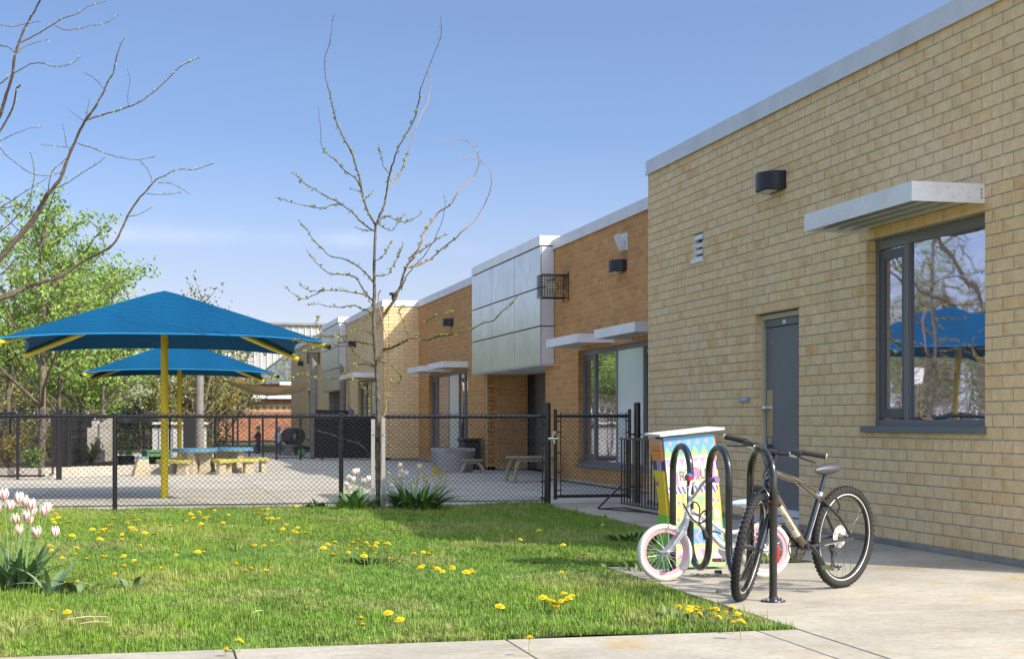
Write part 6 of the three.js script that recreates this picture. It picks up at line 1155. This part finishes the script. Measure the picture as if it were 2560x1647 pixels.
{ // dandelions: one of each size with its parts, then copies
  const yellow = std([.92, .72, .012], { roughness: .75 }), deep = std([.80, .55, .01], { roughness: .75 });
  const headGeo = (r) => { const F = new Faces(); for (let ring = 0; ring < 4; ring++) for (let k = 0; k < 15; k++) { const a = k / 15 * 6.283 + ring * .21, q = r * (1 - ring * .22), up = r * (.18 + ring * .17), w = .22; F.tri(V(Math.cos(a) * r * .1, up * .5, Math.sin(a) * r * .1), V(Math.cos(a - w) * q * .9, up * .85, Math.sin(a - w) * q * .9), V(Math.cos(a) * q * 1.05, up, Math.sin(a) * q * 1.05)); F.tri(V(Math.cos(a) * r * .1, up * .5, Math.sin(a) * r * .1), V(Math.cos(a) * q * 1.05, up, Math.sin(a) * q * 1.05), V(Math.cos(a + w) * q * .9, up * .85, Math.sin(a + w) * q * .9)); } return F.geo(); };
  const shapes = [.025, .021, .029, .018].map((r) => headGeo(r));
  const protos = [];
  const make = (v, pos) => {
    const t = thing('dandelion', 'yellow dandelion flower open in the grass', 'dandelion', pos, rr(0, 6), 'yellow dandelions in the lawn');
    const h = [.075, .055, .09, .10][v]; mesh('stem', tube([V(0, 0, 0), V(.006, h * .6, 0), V(.002, h, 0)], .0022, 5), std([.30, .32, .10]), t);
    const f = mesh('flower_head', shapes[v].clone(), v === 3 ? deep : yellow, t); f.position.set(.002, h, 0); f.rotation.set(rr(.1, .5), 0, rr(-.2, .2));
    mesh('calyx', new THREE.ConeGeometry(.007, .014, 8).rotateX(Math.PI).translate(.002, h - .002, 0), std([.16, .24, .06]), t); protos[v] = t; return t;
  };
  const k1 = K(.3032, 0, 1180), k2 = K(.2903, 560, 1200), k3 = K(.2903, 1100, 1200), k5 = K(.376, 1660, 1300);
  const spots = [...k1([[1170, 310], [1210, 322], [1047, 330], [1130, 348], [1138, 378], [1270, 375], [1268, 402], [1460, 330], [1565, 325], [1590, 352], [1535, 372], [1640, 318], [1715, 303], [1765, 298], [1405, 440], [1175, 440], [1058, 452], [880, 482], [900, 495], [1000, 515], [1000, 548], [1115, 485], [1080, 485], [1190, 498], [1265, 500], [1148, 592], [475, 372], [428, 385], [500, 412], [568, 400], [455, 335], [430, 295], [415, 262], [410, 585], [420, 620], [627, 608], [625, 660], [290, 655], [505, 690], [715, 705], [838, 683], [870, 690], [1015, 690], [1100, 725], [1017, 757], [940, 797], [510, 862], [635, 860], [550, 1127], [422, 1120]]),
    ...k2([[325, 248], [360, 275], [375, 240], [410, 302], [468, 245], [35, 283], [228, 238], [265, 232], [505, 402], [590, 405], [620, 422], [660, 425], [703, 422], [412, 498], [465, 538], [340, 563], [262, 555], [235, 553], [103, 712], [235, 748], [178, 762], [355, 762], [890, 527], [950, 520], [853, 575], [1158, 482], [1185, 500], [1110, 520], [1075, 553], [1185, 545], [1068, 598], [1255, 553], [1303, 545], [1310, 522], [1352, 505], [1385, 535], [1412, 527], [1420, 632], [1513, 675], [1205, 625], [1635, 605], [1713, 592], [1765, 607], [1808, 727], [1965, 730], [1410, 1105], [1178, 1153], [1195, 1210], [1510, 1172], [130, 1330], [15, 1400]]),
    ...k3([[530, 480], [613, 443], [690, 505], [848, 440], [1060, 545], [1045, 628], [1240, 612], [265, 765], [290, 765], [225, 785], [105, 730], [1045, 770], [885, 985], [1065, 940], [1040, 1008], [1075, 1015], [1108, 985], [1000, 1045], [515, 1070], [775, 1365], [2055, 1060], [1400, 360]]),
    ...k5([[170, 555], [225, 545], [165, 595], [220, 590], [235, 605], [320, 590], [352, 580], [362, 635], [455, 563], [490, 615], [465, 672], [515, 665], [100, 550], [410, 605]])];
  for (const [cx, cy, n, sx, sy] of [[330, 1300, 9, 60, 20], [500, 1290, 7, 60, 14], [260, 1335, 8, 50, 14], [690, 1310, 7, 60, 22], [900, 1365, 7, 70, 18], [130, 1330, 6, 50, 30], [1100, 1420, 5, 60, 12], [1390, 1490, 4, 40, 14], [700, 1270, 6, 60, 8], [420, 1390, 5, 90, 24]]) for (let k = 0; k < n; k++) spots.push([cx + rr(-sx, sx), cy + rr(-sy, sy)]);
  spots.forEach(([x, y], i) => { const v = i % 7 === 3 ? 3 : i % 3, p = onGround(x, y, [.085, .065, .10, .11][v]), pos = [p.x, bump(p.x, -p.z), p.z], s = -p.z, t = protos[v] ? copyOf(protos[v], pos, rr(0, 6)) : make(v, pos);
    const where = s > 16.2 ? 'in the grass along the foot of the black fence' : s < 9.3 && p.x > 2.2 ? 'at the slab corner by the bike rack' : s < 8.6 ? 'close to the front path' : p.x < -.2 && s < 12 ? 'beside the near red and white tulips' : s > 11 && p.x > 2.6 ? 'near the shaded edge of the lawn' : 'in the open middle of the lawn';
    tag(t, (v === 3 ? 'small deep yellow half closed dandelion ' : 'open bright yellow dandelion ') + where, 'dandelion', (v === 3 ? 'deep yellow' : 'bright yellow') + ' dandelions ' + where); });
}
for (const [px, py, len, turn] of [[215, 1560, .22, .1], [235, 1573, .16, -.15], [640, 1545, .12, .9]]) { const p = onGround(px, py), t = mesh('dry_stalk', tube([V(-len / 2, .03, 0), V(0, .042, .006), V(len / 2, .035, 0)], [.003, .0035, .002], 5), std([.62, .52, .30], { roughness: .9 })); t.position.set(p.x, 0, p.z); t.rotation.y = turn; tag(t, len > .2 ? 'long pale dry stalk lying in the grass near the path' : len > .14 ? 'shorter pale dry stalk beside the long one' : 'short dry stalk in the middle of the lawn', 'stalk'); }
renderer.render(scene, camera);
